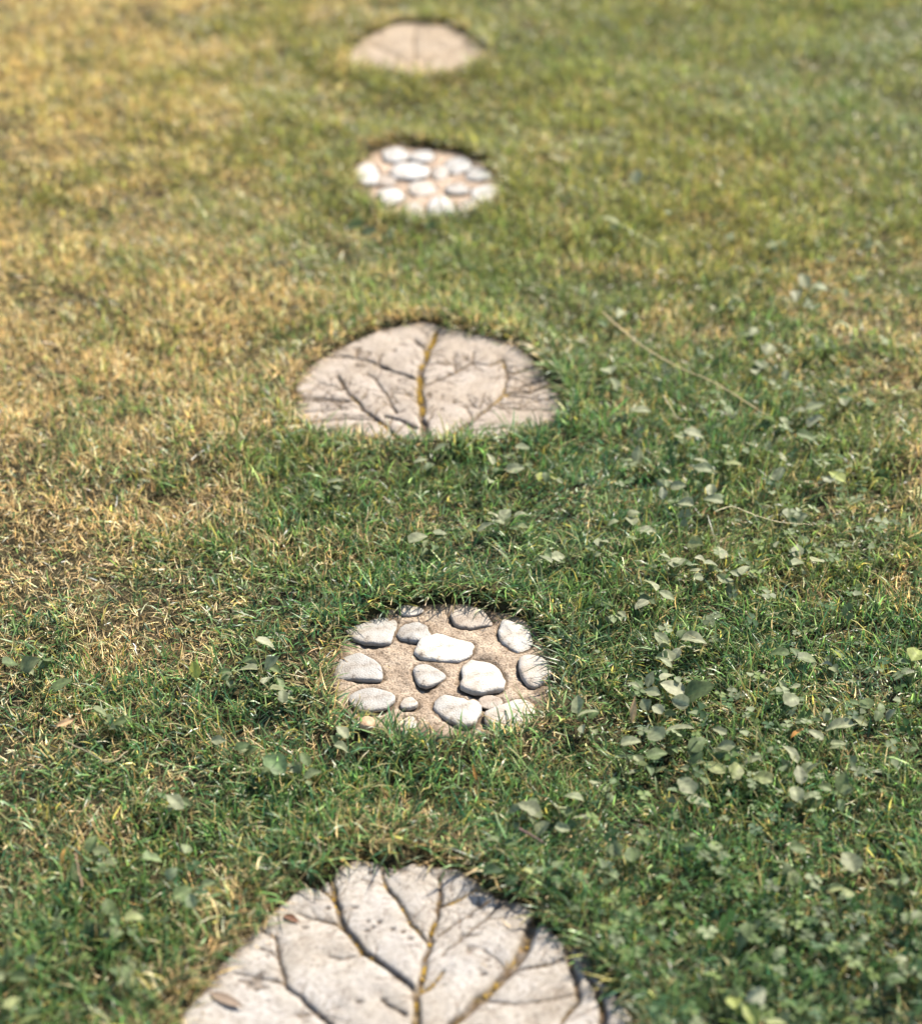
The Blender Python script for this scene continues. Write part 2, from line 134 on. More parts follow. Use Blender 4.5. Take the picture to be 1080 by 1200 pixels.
WEEDS = [('pale two-leaf weed closest to the right edge of the middle leaf stone', 'pale', [(0.2475, 3.0663, 0.0372, None), (0.2523, 3.0075, 0.0254, None)], None),
 ("small pale weed leaf midway between the long straw and the middle leaf stone's right edge", 'pale', [(0.2893, 2.9181, 0.0359, None)], None),
 ('pale kite-shaped weed leaf standing alone right of and below the middle leaf stone', 'pale', [(0.2761, 2.7777, 0.0293, 100)], None),
 ('pale weed leaf just below the lower end of the short bent straw', 'pale', [(0.3681, 2.8354, 0.0348, None)], None),
 ('weed with two pale leaves stacked one above the other below the short bent straw', 'pale', [(0.3733, 2.7535, 0.029, 170), (0.3701, 2.7218, 0.0288, 170)], None),
 ('yellow green weed leaf between the long straw and the thin curved straw', 'yellow', [(0.4191, 2.7509, 0.0317, None)], None),
 ('weed with four narrow whitish leaves just above the lower end of the long straw', 'pale',
  [(0.5272, 3.1496, 0.0321, None), (0.5057, 3.0947, 0.0288, None), (0.4942, 3.06, 0.0257, None), (0.5071, 3.0382, 0.02, 90)], None),
 ('tiny bluish weed leaf beside the reddish dry patch at the right', 'green', [(0.6143, 3.1562, 0.0219, None)], None),
 ("small pale weed leaf to the right of the long straw's middle, left of whitish weed", 'pale', [(0.507, 3.1993, 0.0237, None)], None),
 ('tiny grey weed leaf to the right of the four-leaved whitish weed', 'pale', [(0.5425, 3.0475, 0.0227, None), (0.5171, 2.9953, 0.0169, None)], None),
 ("weed with three whitish leaves just right of the long straw's lower end", 'pale', [(0.546, 2.921, 0.0221, None), (0.5735, 2.9298, 0.0331, 10), (0.5675, 2.8892, 0.0299, 5)], None),
 ('round grey weed pair below the reddish dry patch at the right', 'pale', [(0.621, 2.9415, 0.0221, 90), (0.6376, 3.0014, 0.0182, None)], None),
 ('dark green arched weed leaf touching the lower end of the long straw', 'green', [(0.4874, 2.8834, 0.0329, 30)], None),
 ("weed of three small pale upright leaves below the long straw's lower end", 'pale', [(0.4564, 2.8188, 0.0214, 120), (0.4815, 2.805, 0.0186, None), (0.4987, 2.7643, 0.0211, 80)], None),
 ("flat green weed leaf below the three whitish leaves at the long straw's end", 'green', [(0.5444, 2.8243, 0.0351, 20)], None),
 ('curled pale weed leaf alone in the grass well left of the thin curved straw', 'pale', [(0.2505, 2.5854, 0.0302, 100)], None),
 ('grey cupped weed leaf just right of the curled pale leaf', 'pale', [(0.2747, 2.5564, 0.0275, 20)], None),
 ('weed with a grey round leaf and a yellow green leaf below the kite-shaped leaf', 'mixed', [(0.285, 2.6548, 0.023, 80), (0.3025, 2.6498, 0.0206, 100)], None),
 ('weed with two small whitish leaves left of the yellow upright blade', 'pale', [(0.3301, 2.6854, 0.0234, None), (0.3025, 2.6803, 0.0156, None)], None),
 ('pale broad weed leaf just above the left end of the thin curved straw', 'pale', [(0.3346, 2.6222, 0.0254, 150)], None),
 ('weed with two bleached leaves close to the left end of the thin curved straw', 'pale', [(0.3772, 2.665, 0.0284, None), (0.3779, 2.6347, 0.0305, 175)], None),
 ('yellowish weed rosette below the left end of the thin curved straw', 'yellow', [(0.3394, 2.5162, 0.0248, None)], None),
 ('weed cluster of five whitish leaves below the thin curved straw', 'pale',
  [(0.371, 2.4884, 0.0268, 90), (0.3549, 2.452, 0.022, 0), (0.3425, 2.4723, 0.0194, 20), (0.3339, 2.4475, 0.0194, 170), (0.3339, 2.4229, 0.0168, None)], None),
 ('weed with two pale leaves left of the cluster of five whitish leaves', 'pale', [(0.3091, 2.4678, 0.0293, 70), (0.2911, 2.4701, 0.0171, None)], None),
 ('round green weed leaf half hidden in the grass above the pale grey leaf strip', 'green', [(0.2069, 2.3514, 0.0283, None)], None),
 ('weed with a folded narrow leaf and a grey round leaf below the two pale leaves', 'pale', [(0.2645, 2.3966, 0.0264, 110), (0.2871, 2.3814, 0.026, 0), (0.2497, 2.3578, 0.0236, None)], None),
 ("thin whitish weed leaf on the grass directly right of the near pebble stone's top", 'pale', [(0.206, 2.5139, 0.0172, 150)], None),
 ('grey heart-shaped weed leaf with a pale side leaf right of the five-leaf cluster', 'pale', [(0.4013, 2.434, 0.024, 60), (0.3863, 2.4296, 0.0168, 140)], None),
 ('weed with three stacked pale green leaves below the right end of the thin curved straw', 'pale', [(0.4853, 2.4999, 0.0271, None), (0.4798, 2.461, 0.0266, 30), (0.507, 2.4565, 0.0244, None)], None),
 ('weed of two round grey leaves touching the right end of the thin curved straw', 'pale', [(0.5014, 2.5878, 0.0227, 20), (0.4842, 2.6, 0.0202, 80)], None),
 ('folded yellow green weed leaf with pale inner leaf at the far right of the lawn', 'mixed', [(0.5717, 2.6983, 0.0338, 120), (0.5579, 2.6931, 0.0234, 100)], None),
 ("grey green weed leaf above the thin curved straw's right half", 'pale', [(0.4873, 2.7087, 0.0262, 60)], None),
 ('tiny whitish weed leaf under the middle of the thin curved straw', 'pale', [(0.4582, 2.5185, 0.0174, None)], None),
 ('weed with a large cupped pale leaf and a narrow leaf to its left', 'pale', [(0.3123, 2.2627, 0.0342, 0), (0.2692, 2.2667, 0.0251, 140)], None),
 ('weed of three pale leaves directly below the narrow leaf of the cupped weed', 'pale', [(0.2754, 2.2329, 0.0226, 120), (0.2701, 2.2113, 0.0203, 150), (0.2869, 2.2348, 0.0181, None)], None),
 ('grey weed with four leaves making a dark arch right of the near pebble stone', 'pale',
  [(0.2471, 2.1767, 0.0224, 60), (0.2245, 2.171, 0.0178, 150), (0.2747, 2.1616, 0.0333, 165), (0.2702, 2.1863, 0.0269, 30)], None),
 ('weed with four small whitish leaves below the dark arch', 'pale', [(0.2467, 2.1429, 0.022, 160), (0.2364, 2.1244, 0.0198, 120), (0.2505, 2.1097, 0.0218, 130), (0.2816, 2.1281, 0.0242, 150)], None),
 ('large dull green weed leaf right of the dark arch', 'green', [(0.3081, 2.1522, 0.0422, 10)], None),
 ('weed with the largest rounded pale leaf and a folded leaf left of it', 'pale', [(0.2751, 2.0684, 0.0364, 0), (0.2441, 2.0578, 0.0278, 140)], None),
 ('whitish weed leaf with drooping edge left of the largest rounded pale leaf', 'pale', [(0.212, 2.0421, 0.0254, 10)], None),
 ('dark weed with two arching leaves below the largest rounded pale leaf', 'green', [(0.243, 2.0179, 0.0276, 20), (0.2231, 2.006, 0.0189, 170)], None),
 ('dark green broad weed leaf to the lower right of the largest rounded pale leaf', 'green', [(0.2942, 2.0334, 0.0276, 30)], None),
 ("weed with a round pale leaf over two dull leaves at the near pebble stone's right", 'pale', [(0.1616, 2.097, 0.0262, 0), (0.1497, 2.1189, 0.0283, 80), (0.1524, 2.0649, 0.0193, None)], None),
 ("weed with two round spoon-shaped leaves on upright stalks below the near pebble stone's right side", 'pale', [(0.1639, 1.9641, 0.0229, 90), (0.1825, 1.946, 0.0185, 60)], None),
 ('weed with two short pale leaves stacked left of the bleached weed patch', 'pale', [(0.3248, 2.0614, 0.0194, 150), (0.3305, 2.0351, 0.0233, 170)], None),
 ('pale yellow edged weed leaf leaning over a dark hollow in the grass', 'yellow', [(0.3129, 1.9992, 0.0315, 150)], None),
 ('weed with a tall veined pale leaf and a second leaf spreading to its right', 'pale', [(0.2731, 1.9558, 0.0309, 110), (0.2858, 1.9282, 0.0288, 0)], None),
 ('pale pointed weed leaf pair close above the purplish twig', 'pale', [(0.0804, 1.9106, 0.0286, 150), (0.0643, 1.9154, 0.0184, 170)], None),
 ('weed of five pale leaves right of the purplish twig', 'pale',
  [(0.1174, 1.917, 0.0286, 60), (0.1355, 1.933, 0.0245, 160), (0.1425, 1.8901, 0.0224, 140), (0.0968, 1.8838, 0.0222, 10), (0.1196, 1.8745, 0.0182, 0)], None),
 ('dull green weed with four leaves below the two spoon-shaped leaves', 'green',
  [(0.1982, 1.8347, 0.0297, 90), (0.1813, 1.8483, 0.0218, 120), (0.1603, 1.8138, 0.0198, 90), (0.173, 1.796, 0.0157, 140)], None),
 ('pale green upright weed leaf above the right part of the nearest leaf stone', 'yellow', [(0.0794, 1.8034, 0.0216, 100)], None),
 ('weed with three flat green leaves around a dry stalk at the right', 'green', [(0.4227, 2.2329, 0.0271, 160), (0.4607, 2.2289, 0.0316, 15), (0.4425, 2.2368, 0.0182, 100)], None),
 ('weed with a yellow leaf tip and a pale leaf right of the three flat leaves', 'mixed', [(0.4969, 2.2289, 0.0249, 20), (0.4826, 2.2172, 0.0181, 150)], None),
 ('grey weed leaf with a yellow leaf under it at the right border', 'mixed', [(0.6033, 2.2289, 0.0294, 60), (0.5891, 2.1959, 0.0202, 0)], None),
 ('weed of two narrow pale leaves below the three flat green leaves', 'pale', [(0.4312, 2.1635, 0.0244, 140), (0.4241, 2.1281, 0.0264, 30)], None),
 ('long grey green weed leaf pointing at the viewer at the right side', 'green', [(0.5208, 2.1299, 0.0264, 110)], None),
 ('weed with a fringed pale leaf left of the long grey green leaf', 'pale', [(0.4791, 2.0809, 0.0367, 175), (0.4668, 2.1061, 0.0216, 70)], None),
 ('bright pale weed leaf just right of the orange dead leaf', 'pale', [(0.4449, 2.0543, 0.0214, 160)], None),
 ('bleached weed leaf above a dry stalk near the right border', 'pale', [(0.5484, 2.1061, 0.0194, None)], None),
 ('pale round weed leaf at the left of the bleached weed patch', 'pale', [(0.3624, 2.0179, 0.0233, 0)], None),
 ('bleached yellowish weed of three long leaves in the right foreground', 'pale', [(0.4078, 2.0179, 0.0276, 130), (0.432, 1.9958, 0.0252, 30), (0.4137, 1.9773, 0.025, 100)], None),
 ('bleached weed of two broad yellowish leaves right of the veined leaf', 'yellow', [(0.3359, 1.9807, 0.0273, 60), (0.3672, 1.9724, 0.027, 150)], None),
 ('upright oval green weed leaf with a white leaf at its foot', 'green', [(0.4653, 1.9674, 0.0288, 70), (0.4647, 1.9444, 0.0165, 160)], None),
 ('drooping whitish weed leaf at the bottom of the bleached weed patch', 'pale', [(0.4028, 1.9363, 0.0245, 110), (0.4243, 1.9428, 0.0206, 20)], None),
 ('flat oval green weed leaf lying alone in the right foreground', 'green', [(0.3015, 1.8272, 0.0257, 0)], None),
 ('crumpled pale weed leaf alone in the dark grass at the lower right', 'pale', [(0.4505, 1.8257, 0.0297, 100)], None),
 ('faint green oval weed leaf between the flat oval leaf and the crumpled leaf', 'green', [(0.3922, 1.8392, 0.0238, 20)], None),
 ('pale weed leaf cut by the right border of the picture in the foreground', 'pale', [(0.5156, 1.7627, 0.0211, 60)], None),
 ('weed with two small yellowish pale leaves below the crumpled leaf', 'yellow', [(0.4248, 1.7685, 0.0192, 10), (0.4397, 1.7713, 0.0175, 40)], None),
 ('weed with a big upright yellow green leaf and two dull leaves at the bottom right', 'mixed', [(0.291, 1.5975, 0.0273, 90), (0.3141, 1.6013, 0.0291, 40), (0.3045, 1.5738, 0.0249, 120)], None),
 ('pale flat weed leaf at the bottom edge right of the big upright leaf', 'yellow', [(0.3325, 1.5688, 0.0252, 10)], None),
 ('weed of two greyish green leaves by the right border near the bottom', 'green', [(0.4989, 1.7302, 0.019, 90), (0.5095, 1.7261, 0.0173, 60)], None),
 ('grey lobed weed leaf in the clover above the big upright leaf', 'green', [(0.3152, 1.7012, 0.0207, 90), (0.331, 1.715, 0.0152, 20)], None),
 ('small pale rimmed weed leaf in the clover near the right border', 'pale', [(0.478, 1.6582, 0.0149, 150)], None),
 ('small whitish weed leaf just below the middle of the middle leaf stone', 'pale', [(-0.0621, 2.7616, 0.0238, 20), (-0.0307, 2.794, 0.0268, 10)], None),
 ('pale weed with two spoon leaves one below the other under the middle leaf stone', 'pale', [(0.0448, 2.7535, 0.0238, 110), (0.0441, 2.6957, 0.0208, 100)], None),
 ('grey flat weed leaf right of the two spoon leaves', 'pale', [(0.0841, 2.7376, 0.0288, 0), (0.0959, 2.7886, 0.0239, 5)], None),
 ('yellow weed leaf below the right corner of the middle leaf stone', 'yellow2', [(0.1214, 2.7139, 0.0182, 80), (0.1421, 2.7113, 0.0131, None)], None),
 ("weed with a grey oval leaf under the middle leaf stone's left half", 'pale', [(-0.2162, 2.6422, 0.023, 120), (-0.1906, 2.6906, 0.0286, 10)], None),
 ('grey weed cluster of five leaves halfway between the middle leaf stone and near pebble stone', 'pale',
  [(0.0669, 2.5951, 0.0252, 60), (0.0908, 2.5902, 0.0277, 30), (0.0466, 2.5878, 0.0176, 150), (0.035, 2.5588, 0.025, 20), (0.0912, 2.5588, 0.0175, 0)], None),
 ("faint grey weed leaf in the grass above the near pebble stone's left half", 'pale', [(-0.0618, 2.5185, 0.0298, 20), (-0.0311, 2.5445, 0.0198, 0)], None),
 ("weed with two bright whitish leaves halfway to the right of the near pebble stone's top", 'pale', [(0.1395, 2.4861, 0.0268, 40), (0.1204, 2.4655, 0.022, 150)], None),
 ('weed with four dusty green leaves by the left border beside dry grass', 'green',
  [(-0.5453, 2.2211, 0.0249, 100), (-0.5674, 2.2055, 0.0294, 10), (-0.5958, 2.2133, 0.0249, 60), (-0.52, 2.171, 0.0266, 30)], None),
 ('dark green weed leaf with a pale narrow leaf on the left lawn', 'green', [(-0.4304, 2.0952, 0.0281, 0), (-0.4583, 2.1007, 0.0238, 10), (-0.4545, 2.0684, 0.0193, 40)], None),
 ('weed of three grey leaves left of the near pebble stone', 'pale', [(-0.281, 2.2075, 0.0269, 160), (-0.25, 2.2133, 0.0269, 10), (-0.2623, 2.2667, 0.0299, 0)], None),
 ('weed with a drooping grey leaf and a smaller one left of the near pebble stone', 'pale', [(-0.2382, 2.1616, 0.0289, 140), (-0.2299, 2.1392, 0.022, 90), (-0.2543, 2.1691, 0.02, 100)], None),
 ('single smooth oval green leaf below and left of the near pebble stone', 'green2', [(-0.2301, 2.0009, 0.036, 140)], None),
 ('small whitish oval leaf lying on the left lawn above the single smooth oval leaf', 'pale', [(-0.3027, 2.0438, 0.0193, 0)], None),
 ('narrow pale oval leaf lying on the left lawn below the small whitish leaf', 'pale', [(-0.345, 1.9347, 0.0265, 150)], None),
 ('yellow green leaf sticking up from the dry grass at the left', 'yellow2', [(-0.3503, 2.2036, 0.0246, 110)], None),
 ("two small pale leaves one above the other at the near pebble stone's lower left", 'pale', [(-0.1489, 2.0596, 0.0214, 150), (-0.1487, 2.0334, 0.0212, 5)], None),
 ('dull grass-like weed with two leaves right of the single smooth oval leaf', 'green', [(-0.1925, 2.0043, 0.0212, 100), (-0.1812, 1.9757, 0.0229, 20)], None),
 ('dark green weed with four cupped leaves in the left foreground', 'green',
  [(-0.4296, 1.8438, 0.022, 60), (-0.4171, 1.8332, 0.0178, 0), (-0.4303, 1.8227, 0.0218, 80), (-0.4391, 1.7975, 0.0235, 120)], None),
 ('yellowish oval weed leaf alone in the left foreground', 'yellow', [(-0.3661, 1.7288, 0.0228, 10)], None),
 ('pale green weed of seven rounded leaves left of the nearest leaf stone', 'mixed2',
  [(-0.3567, 1.8182, 0.0238, 20), (-0.3195, 1.8377, 0.0198, 90), (-0.3319, 1.8005, 0.0176, 60), (-0.3164, 1.7685, 0.0233, 30), (-0.2876, 1.78, 0.0194, 10), (-0.3038, 1.7513, 0.023, 120),
   (-0.2786, 1.7585, 0.0173, 0)],
  None),
 ('weed with three grey leaves at the left border near the bottom', 'green', [(-0.493, 1.6688, 0.0223, 90), (-0.4923, 1.6359, 0.0184, 30), (-0.4783, 1.6346, 0.0202, 0)], None),
 ('weed with a large yellow green leaf in the bottom left corner', 'yellow', [(-0.4739, 1.5912, 0.0273, 90), (-0.4518, 1.5639, 0.0234, 20)], None),
 ('upright green weed leaf at the left near the bottom edge', 'green', [(-0.3629, 1.6451, 0.0258, 110), (-0.3529, 1.632, 0.0166, 90)], None),
 ('small rounded green leaf beside the upright leaf near the bottom left', 'green', [(-0.3433, 1.6503, 0.0166, 90)], None),
 ('green oval leaf deep in the grass above the upright leaf at the left', 'green', [(-0.3962, 1.7386, 0.0211, 100)], None),
 ('dark weed leaf hanging over the top right rim of the nearest leaf stone', 'dark', [(0.0363, 1.8049, 0.0235, 10), (0.0586, 1.7931, 0.0194, 40)], None),
 ('blurred pale weed with two leaves in the soft background right of the far pebble stone', 'pale', [(0.2923, 3.7116, 0.0432, 20), (0.3198, 3.6531, 0.0361, None)], None),
 ('blurred pale weed leaf highest up to the right of the far pebble stone', 'pale', [(0.3557, 3.9194, 0.0415, None)], None),
 ('blurred pale weed of three leaves in the background by the right border', 'pale', [(0.6293, 3.433, 0.0406, None), (0.6539, 3.3996, 0.0341, None), (0.6018, 3.3487, 0.0306, None)], None),
 ('blurred pale weed leaf beyond the three-leaved background weed at the right', 'pale', [(0.5966, 3.576, 0.0354, None)], None),
 ('blurred grey green weed in the grass just below the far pebble stone', 'green', [(-0.2057, 3.6697, 0.0394, None), (-0.1765, 3.6366, 0.0328, None), (-0.0576, 3.6697, 0.0264, None)], None),
 ('blurred pale weed leaf above the top of the long straw', 'pale', [(0.2829, 3.2744, 0.0362, None)], None)]
STEMS = [('long pale straw lying slanted across the grass right of the middle leaf stone', 'straw', 'straw',
  [(0.2468, 3.2346, 0.055), (0.2962, 3.1191, 0.056), (0.3547, 3.0419, 0.05), (0.4132, 2.9894, 0.047), (0.4665, 2.9081, 0.046), (0.4979, 2.8974, 0.03)], 0.001, (0.6, 0.47, 0.27)),
 ('thin curved pale straw lying in the weeds below the long straw', 'straw', 'straw',
  [(0.3729, 2.5719, 0.05), (0.3985, 2.579, 0.053), (0.4296, 2.5565, 0.052), (0.465, 2.5407, 0.05), (0.5069, 2.5433, 0.044)], 0.0008, (0.66, 0.56, 0.34)),
 ('short bent straw standing between the long straw and the pale weeds', 'straw', 'straw', [(0.3252, 2.9168, 0.06), (0.3348, 2.8826, 0.055), (0.345, 2.8576, 0.05), (0.3687, 2.8612, 0.045)], 0.0007,
  (0.6, 0.52, 0.34)),
 ("purplish brown twig lying above the nearest leaf stone's right half", 'twig', 'twig', [(0.069, 1.8626, 0.042), (0.0815, 1.8483, 0.045), (0.0953, 1.8406, 0.04)], 0.0017, (0.17, 0.1, 0.085)),
 ('dry pale stalk leaning over the dull left lawn', 'straw', 'straw', [(-0.4953, 2.0416, 0.035), (-0.4619, 2.0054, 0.047), (-0.4284, 1.9796, 0.05), (-0.4112, 2.0144, 0.04)], 0.0007,
  (0.45, 0.38, 0.24)),
 ('fallen pinkish stem lying in the left foreground grass', 'straw', 'straw', [(-0.4285, 1.764, 0.04), (-0.4353, 1.786, 0.046), (-0.4437, 1.8143, 0.047)], 0.0007, (0.4, 0.26, 0.17))]
DEAD_LEAVES = [('small brown dead leaf lying on the upper left edge of the nearest leaf stone', (-0.1916, 1.7498), 0.0055, 0.0213, -35, 0.38, 2, (0.13, 0.065, 0.04)),
 ('narrow grey-brown dead leaf lying on the lower left of the nearest leaf stone', (-0.2522, 1.6197), 0.008, 0.0405, -32, 0.3, 3, (0.2, 0.15, 0.11)),
 ('upright orange-brown dead leaf blade among the pale weeds right of the near pebble stone', (0.2184, 2.0922), 0.045, 0.0302, 80, 0.24, 55, (0.4, 0.27, 0.14)),
 ('orange dead blade standing in the green grass below the near pebble stone', (0.0167, 1.9748), 0.038, 0.0187, 110, 0.2, 50, (0.42, 0.2, 0.05)),
 ('orange dead leaf curled up beside the bright pale weed leaf at the right', (0.4216, 2.0561), 0.036, 0.0193, 35, 0.3, 20, (0.48, 0.23, 0.06)),
 ('tan curled dead leaf on the dull left lawn below the dusty weed', (-0.499, 2.0773), 0.036, 0.0216, 20, 0.4, 12, (0.5, 0.32, 0.17)),
 ('yellow-orange dead leaf next to the dark weed in the left foreground', (-0.4599, 1.8227), 0.036, 0.0158, 80, 0.3, 45, (0.55, 0.3, 0.08))]
ORANGE_PEBBLE = [(-0.1093, 2.0946), (-0.1121, 2.0861), (-0.1179, 2.0816), (-0.1248, 2.0816), (-0.129, 2.0892), (-0.1286, 2.0994), (-0.1258, 2.1058), (-0.1188, 2.1084), (-0.1135, 2.1046)]
PITS = [(-0.077, 1.7346), (-0.0653, 1.7305), (-0.0992, 1.7374), (-0.1054, 1.7472), (-0.1763, 1.7374), (-0.2149, 1.6908), (-0.2312, 1.6497), (-0.1349, 1.7388), (-0.1058, 1.7319), (-0.1219, 1.7699),
 (0.0283, 1.6854), (0.0244, 1.6628), (-0.1521, 1.7699), (-0.0928, 1.7458), (-0.0574, 1.7194), (-0.2228, 1.6393), (-0.1106, 1.62)]
CLOVER_SPOTS = [(0.3389, 1.6914, 0.113, 171, 0.03), (0.4379, 1.6646, 0.094, 114, 0.03), (0.2307, 1.7467, 0.086, 95, 0.03), (0.2635, 1.5999, 0.082, 95, 0.03), (0.3689, 1.5749, 0.09, 95, 0.03),
 (0.1677, 1.6646, 0.047, 38, 0.03), (0.148, 1.8192, 0.069, 41, 0.03), (0.5731, 2.7035, 0.195, 144, 0.38), (0.4265, 2.3733, 0.177, 96, 0.38), (0.329, 2.0274, 0.127, 80, 0.38),
 (0.4939, 2.0622, 0.128, 70, 0.38), (0.2865, 2.7035, 0.131, 38, 0.38), (-0.445, 1.6514, 0.074, 38, 0.03), (-0.3478, 1.7609, 0.067, 28, 0.03), (0.602, 3.3796, 0.233, 96, 0.38)]

# ------------------------------------------------------------------ noise
def _hash(ix, iy, seed):
    h = (ix.astype(np.int64) * 374761393 + iy.astype(np.int64) * 668265263 + seed * 1442695041) & 0x7fffffff
    h = ((h ^ (h >> 13)) * 1274126177) & 0x7fffffff
    return ((h ^ (h >> 16)) & 0xffff) / 65535.0
def noise(x, y, f, seed=0):
    x = np.asarray(x) * f; y = np.asarray(y) * f
    ix = np.floor(x); iy = np.floor(y); u = x - ix; v = y - iy
    u = u*u*(3-2*u); v = v*v*(3-2*v)
    a = _hash(ix, iy, seed); b = _hash(ix+1, iy, seed); c = _hash(ix, iy+1, seed); d = _hash(ix+1, iy+1, seed)
    return (a*(1-u)+b*u)*(1-v) + (c*(1-u)+d*u)*v
def fbm(x, y, f, seed=0, n=3):
    s = 0; t = 0; a = 1.
    for k in range(n):
        s = s + a*noise(x, y, f*2**k, seed+k*17); t += a; a *= .55
    return s/t
def smooth(e0, e1, x):
    t = np.clip((x-e0)/(e1-e0), 0, 1); return t*t*(3-2*t)

# ------------------------------------------------------------------ outlines
def round_outline(p, n=6):
    p = np.array(p); out = []
    N = len(p)
    for i in range(N):
        a, b, c, d = p[i-1], p[i], p[(i+1) % N], p[(i+2) % N]
        for k in range(n):
            t = k/n
            out.append(.5*((2*b)+(-a+c)*t+(2*a-5*b+4*c-d)*t*t+(-a+3*b-3*c+d)*t**3))
    return np.array(out)
def seg_dist(x, y, a, b):
    dx, dy = b[0]-a[0], b[1]-a[1]; L = dx*dx+dy*dy+1e-12
    t = np.clip(((x-a[0])*dx+(y-a[1])*dy)/L, 0, 1)
    return np.hypot(x-a[0]-t*dx, y-a[1]-t*dy), t
def sdf(x, y, poly):
    """signed distance to an outline, positive inside"""
    d = np.full(np.shape(x), 9.); ins = np.zeros(np.shape(x), bool)
    N = len(poly)
    for i in range(N):
        a, b = poly[i], poly[(i+1) % N]
        d = np.minimum(d, seg_dist(x, y, a, b)[0])
        cond = (a[1] > y) != (b[1] > y)
        with np.errstate(divide='ignore', invalid='ignore'):
            xx = (b[0]-a[0])*(y-a[1])/(b[1]-a[1]+1e-15)+a[0]
        ins ^= cond & (x < xx)
    return np.where(ins, d, -d)
OUT = [round_outline(o, 3) for o in (LEAF_NEAR_OUTLINE, PEBBLE_NEAR_OUTLINE, LEAF_MIDDLE_OUTLINE, PEBBLE_FAR_OUTLINE, LEAF_FAR_OUTLINE)]
def stone_dist(x, y):
    """positive inside a stone; far points get -1"""
    res = np.full(x.shape, -1.)
    for o in OUT:
        lo = o.min(0)-.12; hi = o.max(0)+.12
        m = (x > lo[0]) & (x < hi[0]) & (y > lo[1]) & (y < hi[1])
        if m.any(): res[m] = np.maximum(res[m], sdf(x[m], y[m], o))
    return res
STONE_Z = .004
def ground_z(x, y, sd=None):
    r = np.hypot(x, y-3)
    fade = 1-smooth(6, 12, r)
    z = (fbm(x, y, 3.2, 5, 3)-.5)*.034 + (noise(x, y, 11, 9)-.5)*.010
    z = z*fade
    if sd is None: sd = stone_dist(x, y)
    near = smooth(-.10, -.02, sd)
    z = z*(1-near*.8) + .014*near                       # the turf lies level round a stone
    return np.where(sd > -.012, z-.024*smooth(-.012, .012, sd), z)
_tp = np.array(TURF)
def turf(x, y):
    """how dry and how olive the turf is at a point, far left corner with a flare glow painted in"""
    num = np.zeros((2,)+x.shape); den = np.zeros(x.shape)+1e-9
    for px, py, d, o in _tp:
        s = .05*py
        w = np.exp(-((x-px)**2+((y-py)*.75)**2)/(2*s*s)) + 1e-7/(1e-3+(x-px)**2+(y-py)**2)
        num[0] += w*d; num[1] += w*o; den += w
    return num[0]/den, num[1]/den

# ------------------------------------------------------------------ materials
def new_mat(name):
    m = bpy.data.materials.new(name); m.use_nodes = True
    return m, m.node_tree.nodes, m.node_tree.links, m.node_tree.nodes['Principled BSDF']
def plant_mat(name, rough, spec, trans, scale=260, lo=.72, hi=1.28):
    m, n, l, b = new_mat(name)
    a = n.new('ShaderNodeAttribute'); a.attribute_name = 'tint'
    tc = n.new('ShaderNodeTexCoord'); nz = n.new('ShaderNodeTexNoise'); nz.inputs['Scale'].default_value = scale; nz.inputs['Detail'].default_value = 3
    l.new(tc.outputs['Object'], nz.inputs['Vector'])
    mr = n.new('ShaderNodeMapRange'); mr.inputs['From Min'].default_value = .25; mr.inputs['From Max'].default_value = .75; mr.inputs['To Min'].default_value = lo; mr.inputs['To Max'].default_value = hi
    l.new(nz.outputs[0], mr.inputs[0])
    mx = n.new('ShaderNodeMix'); mx.data_type = 'RGBA'; mx.blend_type = 'MULTIPLY'; mx.inputs['Factor'].default_value = 1
    l.new(a.outputs['Color'], mx.inputs['A']); l.new(mr.outputs[0], mx.inputs['B'])
    l.new(mx.outputs['Result'], b.inputs['Base Color'])
    b.inputs['Roughness'].default_value = rough; b.inputs['Specular IOR Level'].default_value = spec
    t = n.new('ShaderNodeBsdfTranslucent')
    hs = n.new('ShaderNodeHueSaturation'); hs.inputs['Value'].default_value = 1.6; hs.inputs['Saturation'].default_value = 1.05
    l.new(mx.outputs['Result'], hs.inputs['Color']); l.new(hs.outputs[0], t.inputs['Color'])
    ms = n.new('ShaderNodeMixShader'); ms.inputs[0].default_value = trans
    l.new(b.outputs[0], ms.inputs[1]); l.new(t.outputs[0], ms.inputs[2])
    l.new(ms.outputs[0], n['Material Output'].inputs['Surface'])
    return m
M_GRASS = plant_mat('grass', .40, .42, .38)
M_LEAF = plant_mat('weed_leaf', .58, .22, .34, 150, .60, 1.28)
M_DEAD = plant_mat('dead_leaf', .65, .25, .15)

def noise_node(n, l, scale, detail=4, coord='Object', rough=.55):
    tc = n.new('ShaderNodeTexCoord'); z = n.new('ShaderNodeTexNoise')
    z.inputs['Scale'].default_value = scale; z.inputs['Detail'].default_value = detail; z.inputs['Roughness'].default_value = rough
    l.new(tc.outputs[coord], z.inputs['Vector']); return z
def ramp(n, l, src, stops):
    r = n.new('ShaderNodeValToRGB'); e = r.color_ramp.elements
    while len(e) < len(stops): e.new(.5)
    for i, (p, c) in enumerate(stops): e[i].position = p; e[i].color = (*c, 1)
    l.new(src, r.inputs[0]); return r
def mix(n, l, f, a, b, mode='MIX'):
    x = n.new('ShaderNodeMix'); x.data_type = 'RGBA'; x.blend_type = mode
    for s, k in ((f, 'Factor'), (a, 'A'), (b, 'B')):
        if hasattr(s, 'is_linked') or hasattr(s, 'links'): l.new(s, x.inputs[k])
        elif k == 'Factor': x.inputs[k].default_value = s
        else: x.inputs[k].default_value = (*s, 1)
    return x.outputs['Result']
def bump(n, l, b, src, strength, dist):
    u = n.new('ShaderNodeBump'); u.inputs['Strength'].default_value = strength; u.inputs['Distance'].default_value = dist
    l.new(src, u.inputs['Height']); l.new(u.outputs[0], b.inputs['Normal'])

